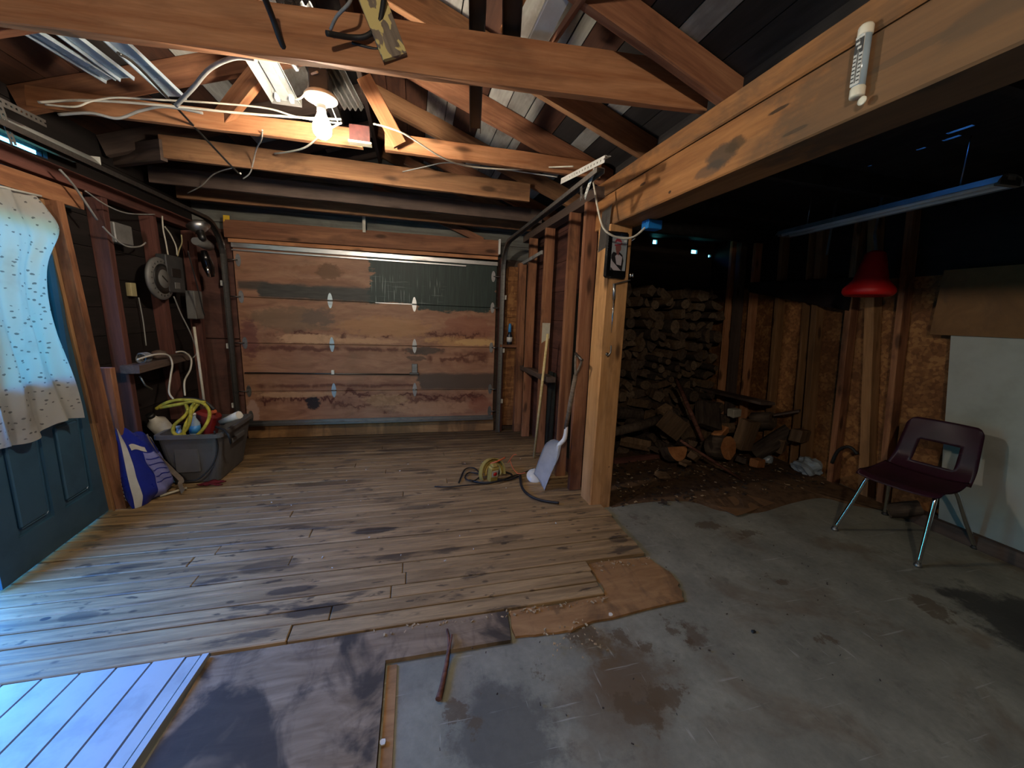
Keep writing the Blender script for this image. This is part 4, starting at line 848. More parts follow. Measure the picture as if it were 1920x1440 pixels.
# shelf with odds and ends
p, q = at_x(247, 683, -1.88), at_x(346, 668, -1.88)
board('wall_shelf', (-1.895, p.y, .91), (-1.895, q.y, .93), .11, .055, 'grey_board', label='rough board shelf nailed across the wall studs above the tote', cat='shelf')
sy = p.y + .12
m = MB()
for k in range(4): m.tube([(-1.89 + .03 * math.cos(t), sy + .02 * k + .006 * math.sin(3 * t), .975 + .035 * math.sin(t)) for t in [2 * math.pi * j / 14 for j in range(14)]], .006, 6, True)
one(m, 'wire_coil', 'grey_box', 'small coil of stiff grey wire on the wall shelf', 'coil')
one(MB().lathe([(.005, 0), (.05, .0), (.055, .03), (.04, .06), (.012, .07)], (-1.90, sy + .22, .943), n=14), 'shelf_lump', 'grey_board', 'dusty brown lump next to the wire coil on the wall shelf', 'clutter')
cable('white_cable', [at_x(258, 674, -1.85), at_x(290, 665, -1.83), at_x(315, 666, -1.82), at_x(323, 682, -1.81), at_x(320, 705, -1.80), at_x(317, 735, -1.78), at_x(325, 748, -1.76)], .0065, 'wire_white', 'white flexible cable looping from the wall shelf down into the tote, nearer one', group=None)
cable('white_cable', [at_x(330, 660, -1.82), at_x(345, 660, -1.80), at_x(358, 672, -1.79), at_x(357, 692, -1.78), at_x(346, 715, -1.77), at_x(347, 742, -1.76)], .0065, 'wire_white', 'white flexible cable behind the nearer one, falling straight into the tote')
cable('meter_wire', [at_x(326, 556, -1.87), at_x(340, 590, -1.87), at_x(356, 622, -1.86), at_x(368, 655, -1.86), at_x(365, 668, -1.86), at_x(350, 676, -1.86)], .005, 'wire_grey', 'grey wire curling down from the dial gauge')
for k, (pts, lab) in enumerate((([(304, 405), (306, 430), (311, 455), (315, 478)], 'white wire dropping into the fuse box, nearest the dial'),
        ([(309, 425), (320, 440), (330, 462), (332, 478)], 'bent white wire entering the fuse box in the middle'),
        ([(340, 440), (341, 455), (336, 468), (333, 480)], 'short tan wire at the far side of the fuse box top'))):
    cable('fuse_wire', [at_x(*p, -1.90) for p in pts], .005, 'wire_white' if k < 2 else 'tan_plastic', lab)
cable('wall_wire', [at_x(112, 318, -1.86), at_x(140, 350, -1.86), at_x(182, 412, -1.875)], .006, 'wire_grey', 'straight grey conduit slanting down over the header to the first stud')
cable('wall_wire', [at_x(193, 425, -1.89), at_x(215, 447, -1.885), at_x(238, 462, -1.885), at_x(262, 462, -1.885), at_x(273, 455, -1.885)], .005, 'wire_grey', 'grey wire dipping below the rounded electrical cover')
cable('wall_wire', [at_x(160, 358, -1.87), at_x(200, 385, -1.87), at_x(240, 400, -1.87), at_x(290, 402, -1.87)], .004, 'wire_grey', 'thin grey wire sagging along the top plate')
# work lamp clamped high in the corner, its reflector catching light
lp = at_x(372, 424, -1.75); wl_ = thing('work_lamp', 'clamp lamp with a shiny reflector in the corner above the hanging drill', 'lamp', lp)
MB().lathe([(.02, .05), (.045, .04), (.085, .0), (.082, -.002), (.04, .032), (.004, .04)], lp, (.3, -.25, -.9), 20).build('reflector_shade', 'galv', wl_)
MB().lathe([(.004, .04), (.028, .04), (.028, .12), (.01, .13)], lp, (.3, -.25, -.9), 14).build('lamp_socket', 'black', wl_)
# hanging tool
tp = at_x(388, 455, -1.76); ht = thing('hanging_drill', 'black power tool hanging by the corner beside the dark track', 'tool', at_x(398, 520, -1.76))
f = lambda px, py, x=-1.76: at_x(px, py, x)
MB().tube([f(366, 452), f(380, 455), f(392, 462)], [.03, .045, .04], 12).build('motor_body', 'grey_box', ht)
MB().tube([f(382, 470), f(386, 486), f(391, 500), f(396, 518)], [.022, .04, .045, .028], 12).build('grip', 'blackplastic', ht)
MB().tube([f(388, 500, -1.70), f(393, 519, -1.70)], .011, 8).build('steel_tip', 'chrome', ht)
cable('corner_cable', [f(352, 470), f(360, 500), f(372, 545), f(380, 580), f(384, 592)], .005, 'wire_black', 'black cable hanging down the corner stud from the drill')
q1_, q2_ = at_x(366, 545, -1.85), at_x(386, 598, -1.85); one(MB().b2((-1.932, q1_.y, q1_.z), (-1.86, q2_.y, q2_.z), .006), 'metal_box', 'grey_box', 'dull metal box on the corner stud below the fuse box', 'electrical box')
one(MB().tube([at_x(364, 613, -1.78), at_x(384, 762, -1.72)], .010, 10), 'white_rod', 'wire_white', 'thin white rod standing in the corner behind the tote', 'rod')
one(MB().tube([at_x(262, 705, -1.9), at_x(272, 722, -1.88), at_x(285, 730, -1.88)], .006, 8), 'hook', 'galv_dull', 'small grey hook under the wall shelf', 'hook')
# ================================================================== foreground sheets on the concrete
def sheet(name, poly, z0, th, mat, lab, cat, jit=0.004, n=5):
    pts = []
    for i, a in enumerate(poly):
        b = poly[(i + 1) % len(poly)]
        for k in range(n): pts.append((a[0] + (b[0] - a[0]) * k / n + U(-jit, jit), a[1] + (b[1] - a[1]) * k / n + U(-jit, jit), z0))
    return one(MB().prism(pts, (0, 0, th)), name, mat, lab, cat, loc=(sum(p[0] for p in pts) / len(pts), sum(p[1] for p in pts) / len(pts), z0))
sheet('plywood_sheet', [(-0.80, -0.4), (-0.118, -0.4), (-0.122, 1.405), (0.40, 1.40), (0.425, 1.566), (-0.80, 1.566)], C0 + .001, .018, 'ply_grey', 'large grey stained plywood sheet lying in front of the plank floor', 'plywood', .002)
sheet('plywood_patch', [(0.43, 1.42), (0.66, 1.40), (0.80, 1.43), (1.33, 1.46), (1.40, 1.62), (1.36, 1.80), (1.33, 1.83), (0.965, 1.83), (0.965, 1.61), (0.93, 1.568), (0.43, 1.566)], C0 + .001, .012, 'ply_tan', 'worn tan plywood patch at the broken corner of the plank floor', 'plywood', .008)
one(MB().b2((-.112, -.4, C0), (-.075, 1.39, C0 + .006)), 'edge_strip', 'ply_tan', 'narrow brown lath along the edge of the grey plywood sheet', 'strip', kind='thing')
wb = thing('board_ramp', 'white painted grooved boards lying in the daylight beside the grey plywood', 'boards', (-1.3, 0.8, C0))
x = -2.0; dx = .112
M['ramp'] = plain('white_ramp_paint', 'a2a8aa', .45, 0, '727678', 7, .45)
sk = .06     # the boards run slightly askew
while x < -.84:
    xe = min(x + dx, -.826); yb = -.45; yt = 1.566 - U(0, .006)
    m = MB(); m.prism([(x + .004 + sk * (yb - 1.57), yb, C0), (xe - .004 + sk * (yb - 1.57), yb, C0), (xe - .004, yt, C0), (x + .004, yt, C0)], (0, 0, .034)); m.build('board', 'ramp', wb); x += dx
m = MB(); m.prism([(-.822 + sk * (-2), -.43, C0), (-.80 + sk * (-2), -.43, C0), (-.80, 1.56, C0), (-.822, 1.56, C0)], (0, 0, .040)); m.build('edge_strip', 'ramp', wb)
m = MB(); m.prism([(-2.0 + sk * -2, -.45, C0), (-.83 + sk * -2, -.45, C0), (-.83, 1.56, C0), (-2.0, 1.56, C0)], (0, 0, .022)); m.build('backing', 'grey_board', wb)
# stick lying over the plywood step
p = [at_z(838, 1180, .012), at_z(842, 1205, .006), at_z(838, 1240, C0 + .016), at_z(830, 1280, C0 + .013), at_z(822, 1311, C0 + .012)]
st = thing('stick', 'reddish broken stick lying on the concrete and the plywood edge', 'stick', p[-1])
MB().tube(spline(p, 5), [.005 + .007 * i / 20 for i in range(21)], 8).jitter(.0008).build('stem', 'bark_stick', st)
MB().tube(spline([at_z(847, 1190, .018), at_z(845, 1204, .012), p[2]], 4), .004, 7).build('twig', 'bark_stick', st)
# ================================================================== blue bag
def bag():
    base = V((-1.825, 3.10, 0)); t = thing('bag', 'crumpled blue sack with a white seam leaning against the first wall stud', 'bag', base)
    ax = V((.10, 1, 0)).normalized(); az = V((0, 0, 1)); an = V((ax.y, -ax.x, 0))   # width axis, face normal towards the room
    def P(u, v, s, off=0):           # u across -1..1, v height 0..1, s front(+1)/back(-1)
        wdt = .172 * (1 - .10 * v + .05 * math.sin(v * 5)); dep = (.085 * (1 - v ** 2.2) * min(1, .45 + 4 * v) + .004) * (max(0, 1 - abs(u) ** 2.6)) ** .55
        z = (.575 - .085 * (u + 1)) * v
        crease = .012 * math.sin(7 * u + 11 * v) * (1 - abs(u)) + .006 * math.sin(23 * v + 5 * u) * (1 - abs(u)) + .02 * v * v * math.sin(4 * u + 1)
        return base + ax * (u * wdt - .02 * v) + an * (s * dep + crease - .035 * v + s * off) + az * max(z + .012 * math.sin(9 * u) * v, .002)
    m = MB()
    for s in (1, -1): m.grid(lambda a, b, s=s: P(2 * a - 1, b, s), 26, 26)
    bmesh.ops.remove_doubles(m.bm, verts=m.bm.verts[:], dist=.0035); m.build('sack', 'bag_blue', t)
    MB().grid(lambda a, b: P(-.30 + 1.18 * a, .04 + .66 * b, 1, .004), 16, 16).build('printed_panel', 'bag_lilac', t)
    MB().grid(lambda a, b: P(-.985 + .16 * a, .0 + 1.0 * b, 1, .005), 4, 26).build('seam', 'bag_white', t)
    MB().grid(lambda a, b: P(.86 + .13 * a, .74 + .24 * b, 1, .005), 3, 8).build('seam', 'bag_white', t)
    MB().grid(lambda a, b: P(-.72 + .55 * a, .72 + .07 * b, 1, .006), 10, 3).build('tape_patch', 'bag_white', t)
    for k in range(5): MB().grid(lambda a, b, k=k: P(-.28 + (.95 - .07 * (k % 3)) * a, .60 - .085 * k + .014 * b, 1, .007), 12, 1).build('print_line', 'bag_blue', t)
    m = MB()
    for k in range(9):      # unreadable white print running up the narrow side
        m.grid(lambda a, b, k=k: P(-.965 + .05 * a, .10 + .05 * k + .03 * b, -1, .006), 1, 1)
    m.build('side_print', 'label_white', t)
bag()
# ================================================================== tote and what is in it
tb = thing('storage_tote', 'grey plastic tote full of odds and ends beside the blue sack', 'tote', (-1.655, 3.56, 0))
A0, A1 = (-1.82, -1.50, 3.32, 3.80), (-1.86, -1.44, 3.26, 3.86)
def ring(t, z, ins=0): a = [A0[i] + (A1[i] - A0[i]) * t for i in range(4)]; r = .05; x0, x1, y0, y1 = a[0] + ins, a[1] - ins, a[2] + ins, a[3] - ins; return [V((cx + r * math.cos(th), cy + r * math.sin(th), z)) for cx, cy, t0 in ((x1 - r, y1 - r, 0), (x0 + r, y1 - r, 1), (x0 + r, y0 + r, 2), (x1 - r, y0 + r, 3)) for th in [math.pi / 2 * (t0 + q / 4) for q in range(5)]]
def loft(m, rings, cap0=True, cap1=True):
    vs = [[m.bm.verts.new(p) for p in r] for r in rings]; n = len(vs[0])
    for a, b in zip(vs, vs[1:]):
        for k in range(n): m.bm.faces.new((a[k], a[(k + 1) % n], b[(k + 1) % n], b[k]))
    if cap0: m.bm.faces.new(vs[0][::-1])
    if cap1: m.bm.faces.new(vs[-1])
    return m
loft(MB(), [ring(0, .004), ring(.5, .19), ring(1, .385), ring(1, .385, .012), ring(0, .02, .012)]).build('tub', 'tote', tb)
loft(MB(), [ring(1, .375, -.014), ring(1, .405, -.014), ring(1, .405, .010), ring(1, .380, .010)], False, False).build('rim', 'tote', tb)
m = MB(); m.b2((-1.76, 3.275, .10), (-1.60, 3.30, .33), .006); m.build('recessed_panel', 'tote', tb)
m = MB(); m.b2((-1.475, 3.44, .27), (-1.435, 3.68, .31), .004); m.build('handle', 'tote', tb)
# contents: each piece of its own
def inbox(px, py, y=3.5): return at_y(px, py, y)
p = inbox(312, 795, 3.50); jg = thing('white_jug', 'grubby white container lying on top inside the tote', 'container', p - V((0, 0, .06)))
MB().lathe([(.01, 0), (.055, 0), (.062, .03), (.062, .14), (.03, .17), (.022, .20), (.01, .2)], p - V((0, 0, .08)), (-.15, -.5, .8), 16).build('body', 'jug', jg)
MB().lathe([(.01, .2), (.026, .2), (.026, .225), (.01, .225)], p - V((0, 0, .08)), (-.15, -.5, .8), 14).build('cap', 'black', jg)
for px, py, lab, tall in ((336, 812, 'small clear bottle in the tote, half hidden by the yellow hose', .12), (365, 800, 'clear bottle with a blue label standing in the tote', .17)):
    p = inbox(px, py, 3.40); bt_ = thing('bottle', lab, 'bottle', p - V((0, 0, .08)))
    MB().lathe([(.005, 0), (.034, 0), (.036, .01), (.036, tall * .65), (.015, tall * .88), (.015, tall), (.005, tall)], p - V((0, 0, .08)), (0, 0, 1), 16).build('body', 'bottle', bt_)
    MB().lathe([(.0365, tall * .2), (.0372, tall * .2), (.0372, tall * .55), (.0365, tall * .55)], p - V((0, 0, .08)), (0, 0, 1), 16).build('label', 'bottle_label', bt_)
    MB().lathe([(.004, tall), (.017, tall), (.017, tall + .018), (.004, tall + .018)], p - V((0, 0, .08)), (0, 0, 1), 12).build('cap', 'white_paint', bt_)
p = inbox(385, 785, 3.62); rc = thing('fuel_can', 'dull red can sticking out of the tote', 'can', p - V((0, 0, .12)))
MB().box(p - V((0, 0, .04)), (.17, .13, .20), Matrix.Rotation(.3, 3, 'Y'), .02).build('body', 'red_can', rc)
MB().tube([p + V((.05, -.02, .04)), p + V((.09, -.04, .075))], .018, 10).build('spout', 'orange_wire', rc)
p0, p1 = inbox(415, 792, 3.45), inbox(449, 778, 3.35)
pr = MB(); pr.tube([p0, p0.lerp(p1, .5) + V((0, 0, .004)), p1], [.022, .028, .03], 10).jitter(.003); one(pr, 'paper_roll', 'paper', 'crumpled pale paper roll poking out over the tote rim', 'paper')
p = inbox(345, 790, 3.6); one(MB().box(p - V((0, 0, .05)), (.26, .2, .1), Matrix.Rotation(.2, 3, 'Z'), .02).jitter(.01), 'dark_bundle', 'blackplastic', 'black crumpled bundle filling the tote', 'bundle')
hz = thing('yellow_rope', 'coiled yellow ropes heaped over the tote and hanging down its front', 'rope', inbox(350, 800, 3.4))
for pts, rr in (([(293, 768), (310, 758), (330, 752), (350, 750), (368, 752), (385, 760), (393, 775), (388, 795), (372, 815), (355, 826), (345, 815), (349, 795), (362, 772), (372, 760)], .012),
                ([(348, 757), (352, 772), (344, 785), (328, 797), (325, 812), (336, 818), (350, 805), (357, 785), (358, 768), (366, 756)], .012),
                ([(300, 765), (320, 762), (345, 758), (360, 755), (385, 757)], .013)):
    MB().tube(spline([inbox(a, b, 3.28 if b > 775 else 3.42) + V((0, 0, U(0, .01))) for a, b in pts], 6), rr, 8).build('rope_loop', 'rope', hz)
one(MB().tube(spline([inbox(a, b, 3.45) for a, b in ((297, 766), (312, 757), (340, 748), (362, 748), (385, 754), (402, 768))], 6), [.012] * 31, 8), 'black_belt', 'rubber', 'flattened dark strap lying across the ropes on the tote', 'strap')
m = MB(); m.ribbon(spline([at_y(*p, 3.16) for p in ((272, 815), (282, 835))] + [at_y(293, 853, 3.18), at_y(308, 868, 3.2), at_y(325, 885, 3.22), at_y(340, 900, 3.2), at_y(338, 908, 3.18), at_y(343, 922, 3.1)], 6), .032, .004, (0, -1, .2)); one(m, 'tan_strap', 'strap', 'tan webbing strap running over the blue sack and down the tote front', 'strap')
m = MB(); m.tube(spline([inbox(402, 808, 3.25), at_y(408, 840, 3.27), at_y(398, 872, 3.24), at_y(372, 898, 3.20), at_y(348, 902, 3.2), at_z(330, 908, .01)], 6), .006, 7); one(m, 'tote_cord', 'wire_black', 'black cord hanging down the front of the grey tote', 'cord')
m = MB(); q = at_z(395, 908, .0); m.grid(lambda u, v: q + V(((u - .5) * .15 + .02 * math.sin(v * 9), (v - .5) * .09, .004 + .02 * abs(math.sin(u * 7 + v * 5)) * (1 - abs(2 * u - 1)))), 14, 10, True, 0, .002); one(m, 'rag', 'red_cloth', 'dull red rag on the planks beside the grey tote', 'rag')
m = MB(); q = at_z(425, 905 - 90, .32)
one(MB().tube(spline([inbox(405, 800, 3.35), inbox(420, 806, 3.3), inbox(430, 818, 3.25), inbox(433, 830, 3.3)], 5), .01, 7), 'leather_strap', 'rubber', 'dark leather strap drooping off the far corner of the tote', 'strap')
m = MB(); m.tube([at_z(300, 930, .01), at_z(350, 915, .012)], .009, 6); one(m, 'wood_sliver', 'cream_paint', 'pale wooden sliver on the planks between the sack and the tote', 'sliver')
# ================================================================== gear beside the post
# pale pole
one(MB().tube([at_z(1001, 858, .004), at_x(1027, 626, 1.178)], .0125, 12), 'broom_pole', 'handle', 'pale wooden pole leaning against the studs beside the shovel', 'pole')
# aluminium scoop shovel
tip = V((1.02, 2.86, .006)); sp0 = V((1.135, 2.72, .40)); hd = V((1.165, 2.60, 1.10))
sh = thing('scoop_shovel', 'aluminium scoop shovel with a weathered wooden D handle leaning by the post', 'shovel', tip)
ax = (sp0 - tip).normalized(); sd = V((-.18, .95, 0)); sd = (sd - ax * sd.dot(ax)).normalized(); nn = ax.cross(sd); nn = nn if nn.x < 0 else -nn; L = (sp0 - tip).length
def blade(u, v):
    s = 2 * u - 1; wv = .112 * (1.0 if v < .72 else 1 - .62 * ((v - .72) / .28) ** 1.6); d = .062 * abs(s) ** 2.2 * (.35 + .65 * min(1, v * 1.6)) + .045 * max(0, v - .8) / .2 * (1 - s * s) * .3
    return tip + ax * (v * L) + sd * (s * wv) + nn * (d + .004)
MB().grid(blade, 18, 20, True, 0, -.0025).build('scoop', 'scoop', sh)
MB().tube(spline([blade(.5, .82) , blade(.5, .95) + nn * .012, sp0 + ax * .05 + nn * .01, sp0.lerp(hd, .24)], 5), [.012 + .006 * math.sin(i / 15 * 3) for i in range(16)], 10).build('socket', 'scoop', sh)
g = sp0.lerp(hd, .80); MB().tube([sp0.lerp(hd, .18), sp0.lerp(hd, .5), g], [.016, .0175, .016], 12).build('shaft', 'grey_handle', sh)
e = (hd - sp0).normalized(); q1, q2 = hd - sd * .045, hd + sd * .045
MB().tube(spline([g, g + e * .04 - sd * .018, q1 - e * .03, q1], 5), .009, 8).build('handle_arm', 'grey_handle', sh); MB().tube(spline([g, g + e * .04 + sd * .018, q2 - e * .03, q2], 5), .009, 8).build('handle_arm', 'grey_handle', sh)
MB().tube([q1 - sd * .01, q2 + sd * .01], .011, 10).build('grip', 'steel_dark', sh)
# white round lid leaning on the scoop
q = at_z(1002, 893, .03); one(MB().lathe([(.002, 0), (.062, 0), (.068, .006), (.066, .014), (.002, .012)], q, (-.15, -.62, .75), 28), 'round_lid', 'enamel', 'round white lid lying against the tip of the scoop shovel', 'lid')
# yellow reel of work light with cords
q = at_z(925, 900, 0); yl = thing('cord_reel', 'yellow work lamp reel with a red dotted plate on the plank floor', 'reel', q)
cc = q + V((0, .05, .045)); fx_, fz_ = V((1, .35, 0)).normalized(), V((-.05, .30, .95)).normalized()
def arc(r, t0, t1, n=16, c=cc): return [c + fx_ * (r * math.cos(math.radians(t0 + (t1 - t0) * k / n))) + fz_ * (r * 1.05 * math.sin(math.radians(t0 + (t1 - t0) * k / n))) for k in range(n + 1)]
MB().ribbon(arc(.115, 200, -15), .055, .008, lambda i: (arc(.115, 200, -15)[i] - cc)).build('reel_rim', 'yellow_work', yl)
for k, r in enumerate((.075, .088, .100)): MB().tube([p_ + V((.01, .02 * k, -.004 * k)) for p_ in arc(r, 190 - 14 * k, -25 + 10 * k)], .010, 8).build('wound_cord', 'yellow_work', yl)
rb = frame3(V((1, .32, 0)), V((-.12, -.22, 1))); bc = q + V((-.012, -.035, .075))
MB().box(bc, (.078, .055, .135), rb, .008).build('lamp_body', 'yellow_work', yl); MB().box(bc + rb @ V((0, 0, .075)), (.055, .05, .03), rb, .01).build('lamp_neck', 'yellow_work', yl)
fn = rb @ V((0, -1, 0)); fn = fn if fn.y < 0 else -fn
MB().box(bc + fn * .030 + rb @ V((.002, 0, .012)), (.058, .005, .058), rb, .002).build('plate', 'cream_paint', yl)
MB().lathe([(.001, 0), (.017, 0), (.017, .003), (.001, .003)], bc + fn * .033 + rb @ V((.002, 0, .012)), fn, 16).build('red_dot', 'red_plastic', yl)
MB().tube(spline([bc + V((-.02, .02, .08)), bc + V((.02, .0, .10)), bc + V((.07, .02, .11)), bc + V((.11, .05, .115))], 5), .007, 7).build('strap', 'orange_wire', yl)
for k, (pts, mat, r, lab) in enumerate((
    ([(860, 905), (872, 880), (890, 878), (900, 892), (886, 902), (872, 896), (880, 886), (905, 890)], 'wire_black', .006, 'tangled black cord beside the yellow reel, farthest from the shovel'),
    ([(815, 912), (840, 913), (870, 910), (900, 908), (925, 905), (955, 895), (985, 885), (1000, 878)], 'wire_black', .005, 'thin black cord stretching along the planks in front of the yellow reel'),
    ([(880, 900), (905, 905), (935, 902), (960, 892), (945, 885), (920, 895), (950, 900), (972, 893)], 'wire_black', .008, 'thick black cord bundled under the yellow reel'),
    ([(975, 890), (978, 912), (992, 928), (1015, 938), (1048, 943)], 'rubber', .010, 'dark curved hose on the planks between the shovel and the post'))):
    cable('floor_cord', [at_z(a, b, r + .004 + .006 * (i % 3)) for i, (a, b) in enumerate(pts)], r, mat, lab, 'cord')
for k, (pts, lab) in enumerate((([(952, 868), (962, 854), (968, 852)], 'orange wire end standing up from the yellow reel'), ([(956, 862), (962, 878), (972, 888), (985, 886)], 'orange wire curving from the yellow reel to the floor'))):
    cable('orange_wire', [at_y(a, b, 3.0 - .03 * i) for i, (a, b) in enumerate(pts)], .004, 'orange_wire', lab)
# ================================================================== on the post and beam
YP = 2.445
tp_ = thing('picture_frame', 'glossy black frame with a photo of a capped person, hung on the golden post', 'picture frame', at_y(1158, 520, YP - .02))
p = at_y(1130, 521, YP - .012); q = at_y(1180, 437, YP - .012); x0, x1, z0, z1 = p.x, q.x - .005, p.z, q.z
MB().b2((x0, YP - .032, z0), (x1, YP - .006, z1), .012).build('frame', 'blackplastic', tp_)
YI = YP - .0335; w_, h_ = x1 - x0, z1 - z0; ix0, ix1, iz0, iz1 = x0 + .24 * w_, x1 - .10 * w_, z0 + .17 * h_, z1 - .10 * h_
pic = MB().b2((ix0, YI - .0005, iz0), (ix1, YI + .001, iz1)).build('photo', 'card_grey', tp_)
def ip(u, v): return V((ix0 + (ix1 - ix0) * u, YI, iz0 + (iz1 - iz0) * v))
def patch(name, pts, mat, lay): MB().prism([ip(*c) - V((0, .0006 * lay, 0)) for c in pts], (0, -.0004, 0)).build(name, mat, pic)
def oval(u, v, a, b, n=16): return [(u + a * math.cos(2 * math.pi * k / n), v + b * math.sin(2 * math.pi * k / n)) for k in range(n)]
patch('jacket', [(.0, .0), (.78, .0), (.84, .30), (.74, .46), (.52, .54), (.40, .50), (.12, .54), (.0, .45)], 'suit_dark', 1)
patch('jacket_front', [(.25, .42), (.40, .48), (.56, .46), (.74, .40), (.70, .15), (.38, .18)], 'suit', 2)
patch('sleeve', [(.0, .34), (.10, .26), (.62, .04), (.72, .0), (.20, .0), (.0, .10)], 'suit', 3)
patch('face', oval(.42, .66, .19, .13), 'skin', 4); patch('neck', [(.28, .56), (.50, .56), (.48, .44), (.34, .48)], 'skin', 3)
patch('cap', [(.16, .70), (.18, .86), (.30, .94), (.48, .93), (.60, .86), (.66, .77), (.58, .75)], 'cap_red', 5)
patch('cap_stripe', [(.18, .80), (.30, .84), (.60, .82), (.58, .78), (.20, .75)], 'suit', 6)
patch('highlight', oval(.86, .87, .10, .03), 'label_white', 2)
kb = at_y(1181, 516, YP - .02); kn = MB().lathe([(.003, 0), (.016, 0), (.016, .008), (.012, .010), (.012, .014), (.016, .016), (.016, .024), (.003, .026)], kb, (.8, -.5, 0), 18).build('clamp_knob', 'chrome', tp_)
# bracket with long steel spike under the frame
a, b = at_y(1150, 533, YP - .02), at_y(1181, 525, YP - .02)
sk_ = thing('steel_spike', 'bracket with a long pointed steel spike below the picture frame', 'hook', at_y(1146, 625, YP - .02))
MB().bar(a, b, .02, .006, (0, 0, 1), .001).build('bracket_arm', 'galv', sk_)
MB().tube([at_y(1152, 532, YP - .022), at_y(1151, 560, YP - .022)], [.010, .011], 10).build('collar', 'galv', sk_)
MB().tube([at_y(1151, 560, YP - .022), at_y(1149, 590, YP - .022), at_y(1146, 624, YP - .022)], [.009, .006, .002], 10).build('spike', 'chrome', sk_)
p = at_y(1140, 664, YP - .012); one(MB().tube(spline([at_y(1139, 665, YP + .002), at_y(1140, 667, YP - .03), at_y(1145, 660, YP - .035), at_y(1146, 648, YP - .03)], 5), .005, 8), 'bent_hook', 'steel_dark', 'small bent rusty hook in the golden post', 'hook')
one(MB().lathe([(.001, 0), (.012, 0), (.011, .006), (.001, .008)], at_y(1138, 664, YP + .004), (0, -1, 0), 12), 'bolt_head', 'steel_dark', 'round rusty bolt head in the golden post', 'bolt')
# blue electrical box under the beam with its cable
q = at_z(1227, 424, 1.985); eb = thing('junction_box', 'bright blue plastic electrical box fixed under the golden beam', 'electrical box', (1.43, 2.27, 1.945))
MB().b2((1.40, 2.235, 1.945), (1.50, 2.31, 1.999), .004).build('box_body', 'blue_plastic', eb)
for k in range(4): MB().b2((1.398, 2.243 + .016 * k, 1.955), (1.4005, 2.252 + .016 * k, 1.99)).build('knockout', 'blue_plastic', eb)
MB().b2((1.40, 2.228, 1.975), (1.42, 2.236, 1.995), .002).build('nail_tab', 'blue_plastic', eb)
cable('box_cable', [at_y(1112, 338, 2.44), at_y(1116, 362, 2.42), at_y(1121, 392, 2.38), at_y(1130, 425, 2.33), at_y(1145, 440, 2.31), at_y(1168, 447, 2.30), at_y(1190, 443, 2.28), (1.405, 2.27, 1.955)], .0065, 'wire_white', 'white cable looping in front of the post to the blue box')
one(MB().tube([at_y(1184, 452, 2.30), at_y(1192, 446, 2.28)], .004, 6), 'wire_end', 'chrome', 'stub of bare wire dangling beside the blue box cable', 'wire')
# thermometer on the beam face
a, b = at_x(1628, 48, 1.262), at_x(1609, 184, 1.262); tm = thing('thermometer', 'tubular white wall thermometer with two printed scales, hanging on the golden beam', 'thermometer', b)
d = (a - b); Ln = d.length; du = d.normalized(); tw = .0175; n0 = V((-1, 0, 0)); sdv = n0.cross(du).normalized(); bo = V((-.006, 0, 0))
MB().tube([b + bo + du * .02, a + bo - du * .02], tw * .92, 16).build('tube', 'bottle', tm)
for c0, c1 in ((0, .03), (Ln - .028, Ln)): MB().lathe([(.002, 0), (tw, 0), (tw * 1.04, .004), (tw * 1.04, c1 - c0 - .006), (tw * .85, c1 - c0), (.002, c1 - c0)], b + bo + du * c0, du, 20).build('end_cap', 'porcelain', tm)
ro = Matrix((n0, sdv, du)).transposed()
cdp = MB().box(b + bo + du * (Ln * .50) + n0 * tw * .90, (.002, tw * 1.35, Ln - .06), ro).build('scale_card', 'label_white', tm)
MB().box(b + bo + du * (Ln * .50) + n0 * (tw * .90 + .002), (.0012, .003, Ln * .62), ro).build('capillary', 'grey_box', cdp)
MB().box(b + bo + du * (Ln - .055) + n0 * (tw * .90 + .001), (.0015, tw * 1.3, .036), ro).build('name_panel', 'dark_box', cdp)
for q in range(11):
    for s in (-1, 1): MB().box(b + bo + du * (.04 + q * .0108) + n0 * (tw * .90 + .0012) + sdv * s * tw * .42, (.0012, .007, .0038), ro).build('scale_mark', 'dark_box', cdp)
for q in (0, 1): MB().box(b + bo + du * (Ln - .049 - .013 * q) + n0 * (tw * .90 + .0022) + sdv * (.003 - .005 * q), (.0012, .010, .006), ro).build('logo_mark', 'label_white', cdp)
MB().lathe([(.006, 0), (.012, 0), (.012, .003), (.006, .003)], at_x(1621, 190, 1.262) + V((-.008, 0, 0)), (-1, 0, 0), 16).build('eyelet', 'porcelain', tm)
# ================================================================== wood store
# right wall studs over the strand board
WX = 3.70
for (tl_, bl_, wd, mat, lab) in (
        ((1521, 571), (1506, 767), .06, 'stud_pale', 'pale timber upright on the strand board wall, second before the hanging red cone'),
        ((1588, 545), (1560, 800), .05, 'stud', 'orange timber upright just before the hanging red cone'),
        ((1622, 556), (1612, 830), .07, 'stud_pale', 'thick pale timber upright directly below the hanging red cone'),
        ((1685, 531), (1657, 797), .045, 'stud', 'orange timber upright past the red cone, near the maroon chair'),
        ((1375, 547), (1362, 720), .07, 'grey_board', 'greyish purple upright beside the log stack'),
        ((1405, 549), (1390, 720), .04, 'joist', 'narrow orange upright beside the greyish purple one'),
        ((1453, 556), (1442, 690), .045, 'stud_pale', 'pale timber upright between two strand board strips near the log stack'),
        ((1505, 571), (1488, 767), .02, 'stud_pale', 'slim pale batten close beside the second pale upright'),
        ((1360, 560), (1346, 720), .04, 'joist', 'thin orange upright at the end of the log stack')):
    stud('wall_stud', tl_, bl_, WX, .09, mat, lab, 2.36, C0, 1, wd)
p, q = at_x(1738, 627, 3.66), at_x(1960, 512, 3.66)
one(MB().b2((3.685, p.y - .75, p.z), (3.693, p.y, 1.82), .001), 'cardboard_sheet', 'cardboard', 'brown cardboard sheet pinned above the white panel', 'cardboard')
